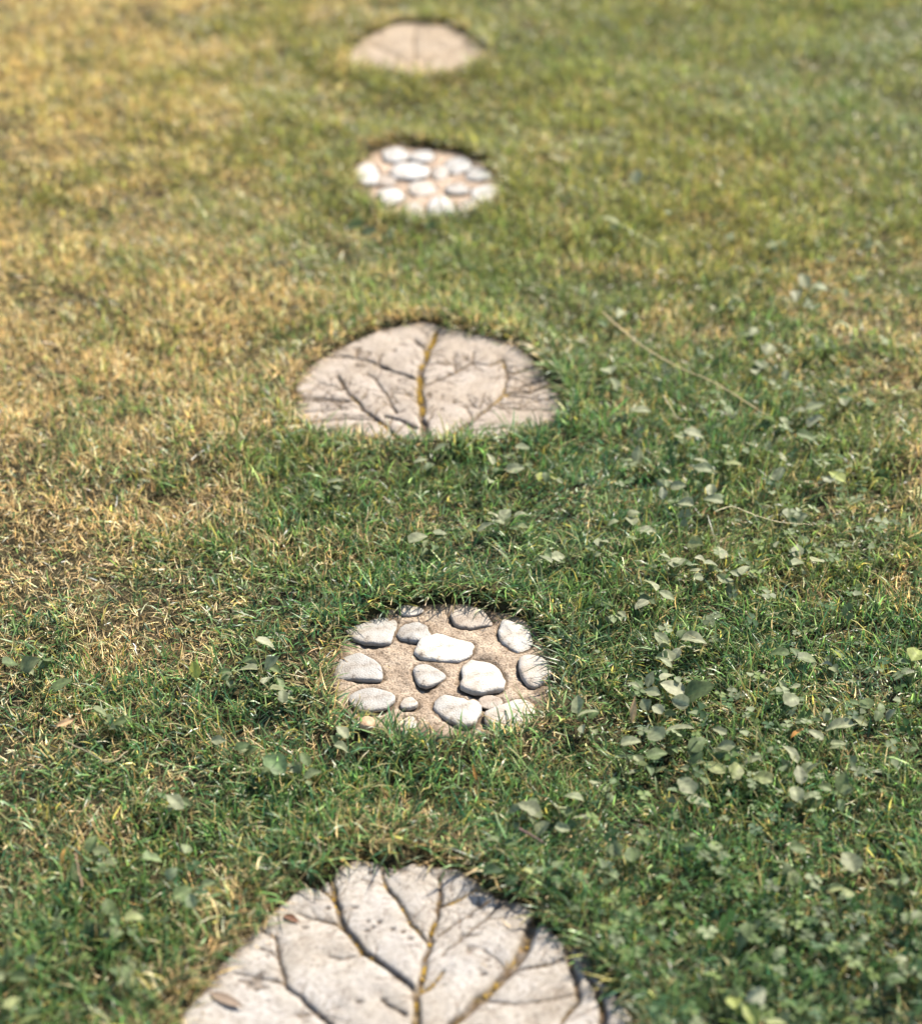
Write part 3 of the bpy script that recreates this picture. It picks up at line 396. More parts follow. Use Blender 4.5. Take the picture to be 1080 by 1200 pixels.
def stone_mat():
    m, n, l, b = new_mat('cast_stone')
    z1 = noise_node(n, l, 22, 5); z2 = noise_node(n, l, 150, 8, rough=.72); z3 = noise_node(n, l, 700, 3); z4 = noise_node(n, l, 9, 6, rough=.65)
    base = ramp(n, l, z1.outputs[0], [(.28, (.255, .236, .210)), (.5, (.322, .305, .279)), (.72, (.372, .358, .336))])
    sp = ramp(n, l, z2.outputs[0], [(.32, (.40, .34, .30)), (.43, (.90, .87, .85)), (.52, (1, 1, 1)), (.66, (1.18, 1.17, 1.16))])
    oi = n.new('ShaderNodeObjectInfo')
    c = mix(n, l, 1, base.outputs[0], oi.outputs['Color'], 'MULTIPLY')
    c = mix(n, l, .9, c, sp.outputs[0], 'MULTIPLY')
    fine = ramp(n, l, z3.outputs[0], [(.33, (.62, .57, .53)), (.5, (1, 1, 1)), (.68, (1.14, 1.14, 1.14))])
    c = mix(n, l, .7, c, fine.outputs[0], 'MULTIPLY')
    stain = ramp(n, l, z4.outputs[0], [(.42, (1.04, 1.04, 1.05)), (.55, (.95, .92, .87)), (.72, (.70, .62, .52))])
    c = mix(n, l, .8, c, stain.outputs[0], 'MULTIPLY')
    a = n.new('ShaderNodeAttribute'); a.attribute_name = 'dirt'           # r: soil in the grooves, g: moss, b: rim soil
    sep = n.new('ShaderNodeSeparateColor'); l.new(a.outputs['Color'], sep.inputs[0])
    zs = noise_node(n, l, 130, 3)
    soil = ramp(n, l, zs.outputs[0], [(.3, (.03, .020, .013)), (.55, (.085, .055, .032)), (.75, (.17, .11, .06))])
    moss = ramp(n, l, zs.outputs[0], [(.3, (.06, .045, .012)), (.5, (.13, .082, .022)), (.7, (.27, .175, .035))])
    dirt = mix(n, l, sep.outputs['Green'], soil.outputs[0], moss.outputs[0])
    c = mix(n, l, sep.outputs['Red'], c, dirt)
    l.new(c, b.inputs['Base Color']); b.inputs['Roughness'].default_value = .88; b.inputs['Specular IOR Level'].default_value = .25
    add = n.new('ShaderNodeMath'); add.operation = 'ADD'; l.new(z2.outputs[0], add.inputs[0]); l.new(z3.outputs[0], add.inputs[1])
    bump(n, l, b, add.outputs[0], .6, .0024)
    return m
M_STONE = stone_mat()
def concrete_mat():
    m, n, l, b = new_mat('sandy_concrete')
    z1 = noise_node(n, l, 30, 4); z2 = noise_node(n, l, 330, 3)
    c1 = ramp(n, l, z1.outputs[0], [(.3, (.19, .142, .10)), (.5, (.30, .24, .178)), (.72, (.38, .318, .245))])
    c2 = ramp(n, l, z2.outputs[0], [(.34, (.42, .36, .30)), (.5, (.95, .92, .9)), (.68, (1.25, 1.22, 1.18))])
    c = mix(n, l, .85, c1.outputs[0], c2.outputs[0], 'MULTIPLY')
    a = n.new('ShaderNodeAttribute'); a.attribute_name = 'dirt'
    sep = n.new('ShaderNodeSeparateColor'); l.new(a.outputs['Color'], sep.inputs[0])
    oi = n.new('ShaderNodeObjectInfo'); c = mix(n, l, 1, c, oi.outputs['Color'], 'MULTIPLY')
    c = mix(n, l, sep.outputs['Red'], c, (.075, .05, .03))
    l.new(c, b.inputs['Base Color']); b.inputs['Roughness'].default_value = .92; b.inputs['Specular IOR Level'].default_value = .2
    bump(n, l, b, z2.outputs[0], .7, .003)
    return m
M_CONC = concrete_mat()
def pebble_mat():
    m, n, l, b = new_mat('pebble')
    oi = n.new('ShaderNodeObjectInfo')
    z1 = noise_node(n, l, 45, 4); z2 = noise_node(n, l, 420, 3); z3 = noise_node(n, l, 95, 2)
    a = ramp(n, l, z1.outputs[0], [(.3, (.62, .55, .47)), (.45, (.92, .88, .84)), (.55, (1, 1, 1)), (.68, (1.12, 1.12, 1.13))])
    c = mix(n, l, 1, oi.outputs['Color'], a.outputs[0], 'MULTIPLY')
    sp = ramp(n, l, z2.outputs[0], [(.3, (.62, .58, .55)), (.43, (1, 1, 1))])
    c = mix(n, l, .75, c, sp.outputs[0], 'MULTIPLY')
    pt = ramp(n, l, z3.outputs[0], [(.27, (.36, .33, .32)), (.36, (1, 1, 1))])
    c = mix(n, l, .8, c, pt.outputs[0], 'MULTIPLY')
    l.new(c, b.inputs['Base Color']); b.inputs['Roughness'].default_value = .6; b.inputs['Specular IOR Level'].default_value = .35
    bump(n, l, b, z2.outputs[0], .6, .0025)
    return m
M_PEB = pebble_mat()
def moss_mat():
    m, n, l, b = new_mat('moss')
    z = noise_node(n, l, 160, 3)
    c = ramp(n, l, z.outputs[0], [(.3, (.06, .04, .012)), (.5, (.24, .145, .025)), (.68, (.40, .27, .045))])
    l.new(c.outputs[0], b.inputs['Base Color']); b.inputs['Roughness'].default_value = .95; b.inputs['Specular IOR Level'].default_value = .1
    return m
M_MOSS = moss_mat()
def soil_mat():
    m, n, l, b = new_mat('turf_soil')
    z1 = noise_node(n, l, 26, 5); z2 = noise_node(n, l, 210, 4); z3 = noise_node(n, l, 1.3, 4)
    soil = ramp(n, l, z1.outputs[0], [(.3, (.020, .018, .010)), (.55, (.044, .038, .020)), (.75, (.09, .072, .038))])
    th = ramp(n, l, z2.outputs[0], [(.4, (.4, .36, .3)), (.6, (1.3, 1.25, 1.1))])
    s = mix(n, l, .8, soil.outputs[0], th.outputs[0], 'MULTIPLY')
    lawn = ramp(n, l, z3.outputs[0], [(.3, (.05, .085, .025)), (.55, (.09, .11, .03)), (.75, (.17, .145, .055))])
    g2 = mix(n, l, .6, lawn.outputs[0], th.outputs[0], 'MULTIPLY')
    a = n.new('ShaderNodeAttribute'); a.attribute_name = 'far'
    c = mix(n, l, a.outputs['Fac'], s, g2)
    l.new(c, b.inputs['Base Color']); b.inputs['Roughness'].default_value = .95; b.inputs['Specular IOR Level'].default_value = .12
    bump(n, l, b, z2.outputs[0], .8, .006)
    return m
M_SOIL = soil_mat()

# ------------------------------------------------------------------ mesh helpers
def mesh_np(name, co, faces4=None, faces3=None, smooth_on=True):
    me = bpy.data.meshes.new(name)
    n4 = 0 if faces4 is None else len(faces4); n3 = 0 if faces3 is None else len(faces3)
    me.vertices.add(len(co)); me.vertices.foreach_set('co', np.asarray(co, np.float32).ravel())
    loops = np.concatenate([np.asarray(f, np.int32).ravel() for f in (faces4, faces3) if f is not None and len(f)])
    me.loops.add(len(loops)); me.loops.foreach_set('vertex_index', loops)
    me.polygons.add(n4+n3)
    me.polygons.foreach_set('loop_start', np.concatenate([np.arange(n4)*4, n4*4+np.arange(n3)*3]).astype(np.int32))
    me.polygons.foreach_set('use_smooth', np.full(n4+n3, smooth_on))
    me.update(calc_edges=True)
    return me
def set_col(me, name, col):
    at = me.attributes.new(name, 'FLOAT_COLOR', 'POINT')
    c = np.ones((len(col), 4), np.float32); c[:, :3] = col
    at.data.foreach_set('color', c.ravel())
def obj(name, me, mat=None, parent=None, loc=(0, 0, 0)):
    o = bpy.data.objects.new(name, me); C.objects.link(o)
    if mat and not me.materials: me.materials.append(mat)
    o.location = loc
    if parent: o.parent = parent
    return o
def tag(o, label, cat, group=None, kind=None):
    o['label'] = label; o['category'] = cat
    if group: o['group'] = group
    if kind: o['kind'] = kind
    return o
def thing(name, label, cat, loc, group=None):
    return tag(obj(name, None, loc=loc), label, cat, group)

# ------------------------------------------------------------------ the ground: one sheet out to the horizon
def build_ground():
    xs = np.concatenate([[-250, -90, -40, -18, -9, -5, -3.2], np.arange(-2.3, 2.31, .025), [3.2, 5, 9, 18, 40, 90, 250]])
    ys = np.concatenate([[-250, -90, -40, -18, -8, -3, -.6, .4], np.arange(1.0, 6.41, .025), [7.2, 9, 13, 20, 40, 100, 300]])
    X, Y = np.meshgrid(xs, ys)
    Z = ground_z(X.ravel(), Y.ravel())
    nx, ny = len(xs), len(ys)
    i = np.arange(nx*ny).reshape(ny, nx)
    f = np.stack([i[:-1, :-1], i[:-1, 1:], i[1:, 1:], i[1:, :-1]], -1).reshape(-1, 4)
    me = mesh_np('ground', np.stack([X.ravel(), Y.ravel(), Z], 1), f)
    d = np.maximum(np.abs(X.ravel())-1.9, np.abs(Y.ravel()-3.6)-2.3)
    at = me.attributes.new('far', 'FLOAT', 'POINT'); at.data.foreach_set('value', smooth(0, .5, d).astype(np.float32))
    o = obj('ground', me, M_SOIL); o['kind'] = 'structure'
build_ground()

# ------------------------------------------------------------------ stepping stones
def slab_grid(outline, res, hfun, name):
    o = outline; lo = o.min(0)-.006; hi = o.max(0)+.006
    xs = np.arange(lo[0], hi[0], res); ys = np.arange(lo[1], hi[1], res)
    X, Y = np.meshgrid(xs, ys); x, y = X.ravel(), Y.ravel()
    sd = sdf(x, y, o) + (fbm(x, y, 60, 3)-.5)*.006 + (fbm(x, y, 18, 4)-.55)*.016
    z, col = hfun(x, y, sd)
    edge = np.clip((sd+.004)/.014, 0, 1)
    z = z - .05*(1-np.sqrt(1-(1-edge)**2))**1.0
    keep = sd > -.004
    i = np.arange(len(x)).reshape(X.shape)
    f = np.stack([i[:-1, :-1], i[:-1, 1:], i[1:, 1:], i[1:, :-1]], -1).reshape(-1, 4)
    f = f[keep[f].all(1)]
    used = np.unique(f); remap = np.full(len(x), -1); remap[used] = np.arange(len(used))
    co = np.stack([x, y, z], 1)[used]
    me = mesh_np(name, co, remap[f]); set_col(me, 'dirt', col[used])
    return me
def vein_segments(veins, twigs=True, tw=1.):
    segs = []
    for pts, w0, w1, mo in veins:
        p = np.array(pts)
        q = [p[0]]
        for a, b in zip(p[:-1], p[1:]):                       # subdivide with a slight wander
            n = max(1, int(np.hypot(*(b-a))/.022))
            for k in range(1, n+1):
                q.append(a+(b-a)*k/n + (rng.normal(0, .0012, 2) if k < n else 0))
        L = len(q)-1
        for k in range(L):
            segs.append((q[k], q[k+1], w0+(w1-w0)*k/L, w0+(w1-w0)*(k+1)/L, mo, 1.))
        if twigs:
            for k in range(L):
                for s in (-1, 1):
                    if rng.random() < .8:
                        a = q[k]; d = q[k+1]-q[k]; an = math.atan2(d[1], d[0])+s*rng.uniform(.6, 1.15)
                        ln = rng.uniform(.012, .050); m_ = a+ln*.55*np.array([cos(an), sin(an)])
                        an2 = an-s*rng.uniform(0, .5); b = m_+ln*.5*np.array([cos(an2), sin(an2)])
                        w = rng.uniform(.0008, .0017)*tw
                        segs.append((a, m_, w, w*.8, mo*.3, min(.95, .5*tw))); segs.append((m_, b, w*.8, w*.4, mo*.2, min(.9, .42*tw)))
                        if rng.random() < .6:
                            an3 = an+s*rng.uniform(.4, .9); e = m_+ln*.4*np.array([cos(an3), sin(an3)]); segs.append((m_, e, w*.7, w*.3, 0, .3*tw))
    return segs
def leaf_stone(label, outline, veins, res, tint, pits=(), twigs=True, tw=1.):
    o = round_outline(outline, 5); cen = o.mean(0)
    segs = vein_segments(veins, twigs, tw)
    def h(x, y, sd):
        wx = x+(noise(x, y, 70, 21)-.5)*.004; wy = y+(noise(x, y, 70, 22)-.5)*.004
        depth = np.zeros(len(x)); dirt = np.zeros(len(x)); moss = np.zeros(len(x)); dmin = np.full(len(x), .2)
        for a, b, w0, w1, mo, strength in segs:
            R = .05
            m = (wx > min(a[0], b[0])-R) & (wx < max(a[0], b[0])+R) & (wy > min(a[1], b[1])-R) & (wy < max(a[1], b[1])+R)
            if not m.any(): continue
            d, t = seg_dist(wx[m], wy[m], a, b); w = (w0+(w1-w0)*t)*.5
            if strength == 1.: dmin[m] = np.minimum(dmin[m], d)
            g = 1-smooth(.25*w, 1.25*w+.0006, d)
            dep = g*np.minimum(.0075, .0022+w*.9)*strength
            depth[m] = np.maximum(depth[m], dep)
            dirt[m] = np.maximum(dirt[m], np.clip((1-smooth(.5*w, 1.15*w+.0005, d))*1.1, 0, 1)*min(1, strength+.25))
            mm = (1-smooth(w, 1.8*w+.002, d))*mo; moss[m] = np.maximum(moss[m], mm)
        z = STONE_Z - depth + .0020*smooth(0, .020, dmin) - .001
        z += (fbm(x, y, 16, 31)-.5)*.004 + (fbm(x, y, 170, 32)-.5)*.0015
        pit = smooth(.80, .86, noise(x, y, 95, 41))*smooth(.5, .7, noise(x, y, 14, 42)); z -= pit*.002
        dirt = np.maximum(dirt, pit*.75)
        for p in pits:
            ex = 1+.8*((p[0]*977) % 1)
            d = np.hypot((x-p[0])/ex, y-p[1]); k = 1-smooth(.0016, .0036, d); z -= .003*k; dirt = np.maximum(dirt, k*.9)
        patch = smooth(.45, .63, fbm(x, y, 42, 51)); moss = np.clip(moss*(.10+1.1*patch), 0, 1)
        dirt = dirt*(.62+.5*noise(x, y, 120, 52)); dirt = np.clip(dirt, 0, 1)
        rim = (1-smooth(.003, .020, sd+(fbm(x, y, 45, 61)-.5)*.04))*.8
        dirt = np.maximum(dirt, rim)
        return z, np.stack([dirt, moss, rim], 1)
    root = thing('stepping_stone', label, 'stepping stone', (cen[0], cen[1], 0), 'stepping stones laid in a line across the lawn')
    me = slab_grid(o, res, h, 'slab'); me.transform(__import__('mathutils').Matrix.Translation((-cen[0], -cen[1], 0)))
    obj('slab', me, M_STONE, root).color = (*tint, 1)
    # tiny cushions of moss along the mossy veins: too small to pick apart, one part
    V = []; Fc = []
    oc = np.array([(1, 0, 0), (0, 1, 0), (-1, 0, 0), (0, -1, 0), (0, 0, 1), (.7, .7, .45), (-.7, .7, .45), (-.7, -.7, .45), (.7, -.7, .45)])
    fc = [(0, 5, 4), (5, 1, 4), (1, 6, 4), (6, 2, 4), (2, 7, 4), (7, 3, 4), (3, 8, 4), (8, 0, 4)]
    for a, b, w0, w1, mo, st in segs:
        if mo < .3 or st < 1: continue
        for k in range(int(26*mo*np.hypot(*(b-a))/.02)):
            if rng.random() > mo: continue
            t = rng.random(); p = a+(b-a)*t+rng.normal(0, .32*w0, 2)
            if fbm(np.array([p[0]]), np.array([p[1]]), 42, 51)[0] < .54: continue
            r = rng.uniform(.0007, .0021); base = len(V)
            for v in oc: V.append((p[0]-cen[0]+v[0]*r*rng.uniform(.7, 1.2), p[1]-cen[1]+v[1]*r*rng.uniform(.7, 1.2), STONE_Z-.0062+v[2]*r*1.1+.001*rng.random()))
            Fc += [(base+i, base+j, base+k2) for i, j, k2 in fc]
    if V:
        ms = obj('moss', mesh_np('moss', np.array(V), None, np.array(Fc)), M_MOSS, root); ms['kind'] = 'stuff'
    return root
leaf_stone('nearest stepping stone, pale cast stone with leaf vein imprint, cut by the bottom edge', LEAF_NEAR_OUTLINE, LEAF_NEAR_VEINS, .0021, (1.03, 1.01, .99), PITS, tw=1.0)
leaf_stone('middle stepping stone with mossy leaf veins, between the two pebble-set stones', LEAF_MIDDLE_OUTLINE, LEAF_MIDDLE_VEINS, .0024, (.97, .885, .80), tw=2.2)
leaf_stone('farthest stepping stone, blurred plain pinkish slab at the top of the picture', LEAF_FAR_OUTLINE, LEAF_FAR_VEINS, .0034, (.93, .79, .62), (), False)

PEB_COL = {'white': (.47, .44, .385), 'white2': (.375, .35, .31), 'grey': (.285, .268, .242), 'cream': (.35, .315, .27), 'tan': (.28, .235, .19)}
def pebble_mesh(outline, hgt, seed):
    o = round_outline(outline, 3); c = o.mean(0); N = len(o); p = o-c
    p = p*(1+(fbm(o[:, 0], o[:, 1], 75, seed)-.5)*.30)[:, None]
    rs = [(.98, -.6), (1.0, .10), (.985, .45), (.93, .74), (.80, .92), (.45, 1.0)]
    V = []; R = np.hypot(*(o.max(0)-o.min(0)))*.5
    Hh = (.0044+.012*R)*hgt
    for s, z in rs:
        for k in range(N):
            x, y = p[k]*s
            n = (noise(np.array([x*1.0+seed]), np.array([y]), 60, seed)[0]-.5)
            V.append((x, y, z*Hh+n*.0030*(z > .3)+(noise(np.array([x+seed]), np.array([y]), 130, seed)[0]-.5)*.0026*(z > .3)))
    V.append((0, 0, Hh))
    f4 = [(r*N+k, r*N+(k+1) % N, (r+1)*N+(k+1) % N, (r+1)*N+k) for r in range(len(rs)-1) for k in range(N)]
    f3 = [((len(rs)-1)*N+k, (len(rs)-1)*N+(k+1) % N, len(V)-1) for k in range(N)]
    return c, mesh_np('pebble', np.array(V), np.array(f4), np.array(f3))
def pebble_stone(label, outline, stones, res, tint):
    o = round_outline(outline, 5); cen = o.mean(0)
    polys = [round_outline(s[0], 2) for s in stones]
    def h(x, y, sd):
        z = STONE_Z-.005+(fbm(x, y, 22, 71)-.5)*.009+(fbm(x, y, 180, 72)-.5)*.003
        near = np.full(len(x), .1)
        for p in polys:
            lo = p.min(0)-.03; hi = p.max(0)+.03
            m = (x > lo[0]) & (x < hi[0]) & (y > lo[1]) & (y < hi[1])
            if m.any(): near[m] = np.minimum(near[m], np.maximum(0, -sdf(x[m], y[m], p)))
        gap = 1-smooth(.0015, .006, near+(noise(x, y, 160, 73)-.5)*.004)
        z -= gap*.0022
        rim = (1-smooth(.004, .03, sd+(noise(x, y, 50, 74)-.5)*.03))*.8
        return z, np.stack([np.maximum(gap*.8, rim), gap*0, rim], 1)
    root = thing('stepping_stone', label, 'stepping stone', (cen[0], cen[1], 0), 'stepping stones laid in a line across the lawn')
    me = slab_grid(o, res, h, 'concrete_base'); me.transform(__import__('mathutils').Matrix.Translation((-cen[0], -cen[1], 0)))
    obj('concrete_base', me, M_CONC, root).color = (*tint, 1)
    for i, (p, c, hg) in enumerate(stones):
        pc, pm = pebble_mesh(p, hg, i+3)
        po = obj('pebble', pm, M_PEB, root, (pc[0]-cen[0], pc[1]-cen[1], STONE_Z-.005))
        k = rng.uniform(.94, 1.05); po.color = (*(min(1, v*k) for v in PEB_COL[c]), 1)
        po.rotation_euler = (rng.normal(0, .05), rng.normal(0, .05), 0)
    return root
pebble_stone('near round stepping stone with large whitish pebbles set in sandy concrete, in sharp focus', PEBBLE_NEAR_OUTLINE, PEBBLE_NEAR_STONES, .0024, (1, 1, 1))
PEB_COL.update(white=(.41, .395, .37), white2=(.34, .33, .31))
pebble_stone('far blurred stepping stone with bright white pebbles, second from the top', PEBBLE_FAR_OUTLINE, PEBBLE_FAR_STONES, .0036, (1.22, 1.18, 1.18))
pc, pm = pebble_mesh(ORANGE_PEBBLE, 1.0, 50)
op = obj('loose_pebble', pm, M_PEB, None, (pc[0], pc[1], .022)); op.color = (.42, .27, .16, 1)
tag(op, 'small orange loose pebble in the grass below the near pebble stone', 'pebble')

# ------------------------------------------------------------------ grass
GREENS = np.array([(.068, .146, .042), (.036, .102, .046), (.106, .188, .056), (.180, .250, .100), (.076, .132, .038)])
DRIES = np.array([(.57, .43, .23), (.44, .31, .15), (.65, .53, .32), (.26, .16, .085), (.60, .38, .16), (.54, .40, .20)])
OLIVE = np.array((.27, .22, .045))
TEAL = np.array((.030, .066, .040))
def blades(density, xy_fn, name, label, dry_sel, wide=1.):
    x, y = xy_fn(density)
    # roots gathered in tufts
    n = len(x); cx = np.round(x*70)/70; cy = np.round(y*70)/70
    tx = cx+(_hash(np.round(x*70), np.round(y*70), 3)-.5)*.012; ty = cy+(_hash(np.round(x*70), np.round(y*70), 4)-.5)*.012
    pull = .35*rng.random(n); x = x+(tx-x)*pull; y = y+(ty-y)*pull
    sd = stone_dist(x, y)
    edge_n = (fbm(x, y, 30, 77, 2)-.62)*.040
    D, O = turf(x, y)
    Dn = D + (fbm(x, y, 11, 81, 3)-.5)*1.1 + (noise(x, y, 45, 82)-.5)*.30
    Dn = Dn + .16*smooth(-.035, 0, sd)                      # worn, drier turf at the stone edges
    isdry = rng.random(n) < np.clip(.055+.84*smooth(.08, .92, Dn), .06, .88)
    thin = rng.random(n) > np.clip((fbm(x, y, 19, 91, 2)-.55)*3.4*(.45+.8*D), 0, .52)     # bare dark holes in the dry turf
    keep = (sd+edge_n < -.001) & thin & (isdry == dry_sel)
    x, y, sd, D, O, tx, ty = (a[keep] for a in (x, y, sd, D, O, tx, ty)); n = len(x)
    z = ground_z(x, y, sd)-.004
    tall = fbm(x, y, 5, 95, 2); tuft = noise(x, y, 26, 96)
    L = np.exp(rng.normal(0, .25, n))*(.022+.015*tall+.018*(tuft-.4))
    edge = smooth(-.045, -.004, sd); L *= 1+.22*edge
    if dry_sel: L *= .88
    W = rng.uniform(.0013, .0028, n)*wide
    if dry_sel: W *= .64
    a = np.arctan2(y-ty, x-tx)+rng.normal(0, .9, n)
    flow = 2*pi*fbm(x, y, 2.2, 97, 2)*1.5
    pick = rng.random(n) < .3; a = np.where(pick, flow+rng.normal(0, .5, n), a)
    if dry_sel:
        th0 = np.clip(rng.normal(.95, .34, n), .1, 1.5); curl = rng.normal(.45, .95, n)
    else:
        th0 = np.clip(np.abs(rng.normal(.55, .40, n)), 0, 1.4); curl = np.abs(rng.normal(.8, .6, n))
    th0 = np.minimum(1.5, th0+(1-D)*0+.25*(tall < .42))
    rows = 4; tt = np.array([0, .36, .70, 1.])
    cen = np.array([o.mean(0) for o in OUT]); near = np.argmin((x[:, None]-cen[:, 0])**2+(y[:, None]-cen[:, 1])**2, 1)
    flop = (sd > -.03) & (rng.random(n) < np.where(y < cen[near, 1], .22, .45))               # blades flopping over the rim of a stone
    a = np.where(flop, np.arctan2(cen[near, 1]-y, cen[near, 0]-x)+rng.normal(0, .6, n), a); th0 = np.where(flop, rng.uniform(.45, 1.25, n), th0)
    side = np.stack([-np.sin(a), np.cos(a)], 1)
    twist = rng.normal(0, .55, n)
    bend = rng.normal(0, .35 if dry_sel else .15, n)
    P = np.zeros((n, rows, 3)); px = x.copy(); py = y.copy(); pz = z.copy(); P[:, 0] = np.stack([px, py, pz], 1)
    for r in range(1, rows):
        seg = (tt[r]-tt[r-1])*L; th = th0+curl*(tt[r]+tt[r-1])*.5; aa = a+bend*r
        px = px+np.sin(th)*np.cos(aa)*seg; py = py+np.sin(th)*np.sin(aa)*seg; pz = pz+np.cos(th)*seg
        pz = np.maximum(pz, z+.004)
        P[:, r] = np.stack([px, py, pz], 1)
    co = np.zeros((n, 7, 3)); wprof = [.75, 1., .78]
    for r in range(3):
        c_, s_ = np.cos(twist*r*.6), np.sin(twist*r*.6)
        off = np.stack([side[:, 0]*c_, side[:, 1]*c_, s_], 1)*(W*wprof[r]*.5)[:, None]
        co[:, 2*r] = P[:, r]-off; co[:, 2*r+1] = P[:, r]+off
    co[:, 6] = P[:, 3]
    # colour: one per blade, paler at the sheath, sometimes a straw tip
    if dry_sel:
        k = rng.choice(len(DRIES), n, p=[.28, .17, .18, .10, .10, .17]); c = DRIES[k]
        ol = np.clip(O, 0, 1.2)[:, None]; c = c*(1-.42*ol)+np.array((.72, .50, .15))*.42*ol  # golden dry tint, brightened to carry the far left flare glow too
    else:
        k = rng.choice(len(GREENS), n, p=[.3, .2, .22, .12, .16]); c = GREENS[k]
        ol = np.clip(O*(.85+.35*smooth(3., 4.4, y))-.08+(fbm(x, y, 4, 99, 2)-.5)*.5, 0, 1)[:, None]*rng.uniform(.3, 1, (n, 1)); c = c*(1-ol)+OLIVE*ol
        te = np.clip(-O*2.2+(fbm(x, y, 3.5, 101, 2)-.55)*1.2, 0, .8)[:, None]; c = c*(1-te)+TEAL*te
        yl = (rng.random(n) < .07+.12*D)[:, None]; c = np.where(yl, np.array((.26, .23, .06)), c)
    c = c*np.exp(rng.normal(.02, .45, (n, 1)))
    cv = np.repeat(c[:, None, :], 7, 1)
    base = np.array((.26, .22, .11)) if not dry_sel else np.array((.30, .22, .11))
    for v in (0, 1): cv[:, v] = c*.45+base*.55*rng.uniform(.5, 1.1, (n, 1))
    if not dry_sel:
        tip = (rng.random(n) < .20+.4*D)[:, None]
        cv[:, 6] = np.where(tip, np.array((.44, .36, .18)), cv[:, 6]); cv[:, 4:6] = np.where(tip[:, None]*(rng.random((n, 1, 1)) < .35), np.array((.34, .29, .13)), cv[:, 4:6])
    i = (np.arange(n)*7)[:, None]
    f4 = np.concatenate([i+np.array([[0, 1, 3, 2]]), i+np.array([[2, 3, 5, 4]])]); f3 = i+np.array([[4, 5, 6]])
    me = mesh_np(name, co.reshape(-1, 3), f4, f3); set_col(me, 'tint', np.clip(cv.reshape(-1, 3), 0, 1))
    o = obj(name, me, M_GRASS); tag(o, label, 'grass', None, 'stuff')
    return n
def clippings():
    V = []; F = []; cl = []
    for o in OUT:
        lo, hi = o.min(0), o.max(0)
        for k in range(90):
            p = rng.uniform(lo, hi); e = sdf(np.array([p[0]]), np.array([p[1]]), o)[0]
            if e < .004 or rng.random() > .10+.9*math.exp(-e/.025): continue
            a = rng.uniform(0, 2*pi); L = rng.uniform(.006, .024); w = rng.uniform(.0005, .0011); cv = rng.normal(0, .5); b = len(V)
            for i in range(4):
                q = p+np.array((cos(a+cv*i/3), sin(a+cv*i/3)))*L*i/3; s = np.array((-sin(a), cos(a)))*w*(1-.25*i)
                z = STONE_Z+.0018+.004*sin(pi*i/3)*rng.random()
                V.append((*(q-s), z)); V.append((*(q+s), z+.0006))
            F += [(b+2*i, b+2*i+1, b+2*i+3, b+2*i+2) for i in range(3)]
            cl += [np.array(DRIES[rng.integers(len(DRIES))])*rng.uniform(.6, 1.1)]*8
    me = mesh_np('grass_clippings', np.array(V), np.array(F)); set_col(me, 'tint', np.array(cl))
    tag(obj('grass_clippings', me, M_GRASS), 'dry grass clippings lying loose on the stepping stones', 'clippings', None, 'stuff')
clippings()
def half_width(y): return .225*(y*cos(radians(31.1))+1.6*sin(radians(31.1)))
def scatter(lo, hi, y0, y1, thin_far=.75):
    """even scatter between lo and hi metres outside the strip the path and its lawn take up"""
    def fn(density):
        xm = half_width(y1)+hi
        n = int(density*2*xm*(y1-y0)); x = rng.uniform(-xm, xm, n); y = rng.uniform(y0, y1, n)
        e = np.abs(x)-half_width(y)
        m = (e < hi) & (e >= lo) & (rng.random(n) < 1-(1-thin_far)*smooth(3.0, 4.8, y))
        return x[m], y[m]
    return fn
n_bl = 0
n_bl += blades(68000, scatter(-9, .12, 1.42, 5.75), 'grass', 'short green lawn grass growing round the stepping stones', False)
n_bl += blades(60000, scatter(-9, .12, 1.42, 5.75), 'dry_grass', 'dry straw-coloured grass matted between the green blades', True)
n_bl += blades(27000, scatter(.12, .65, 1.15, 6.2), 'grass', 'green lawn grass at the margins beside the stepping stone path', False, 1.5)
n_bl += blades(24000, scatter(.12, .65, 1.15, 6.2), 'dry_grass', 'dry grass at the margins beside the stepping stone path', True, 1.6)


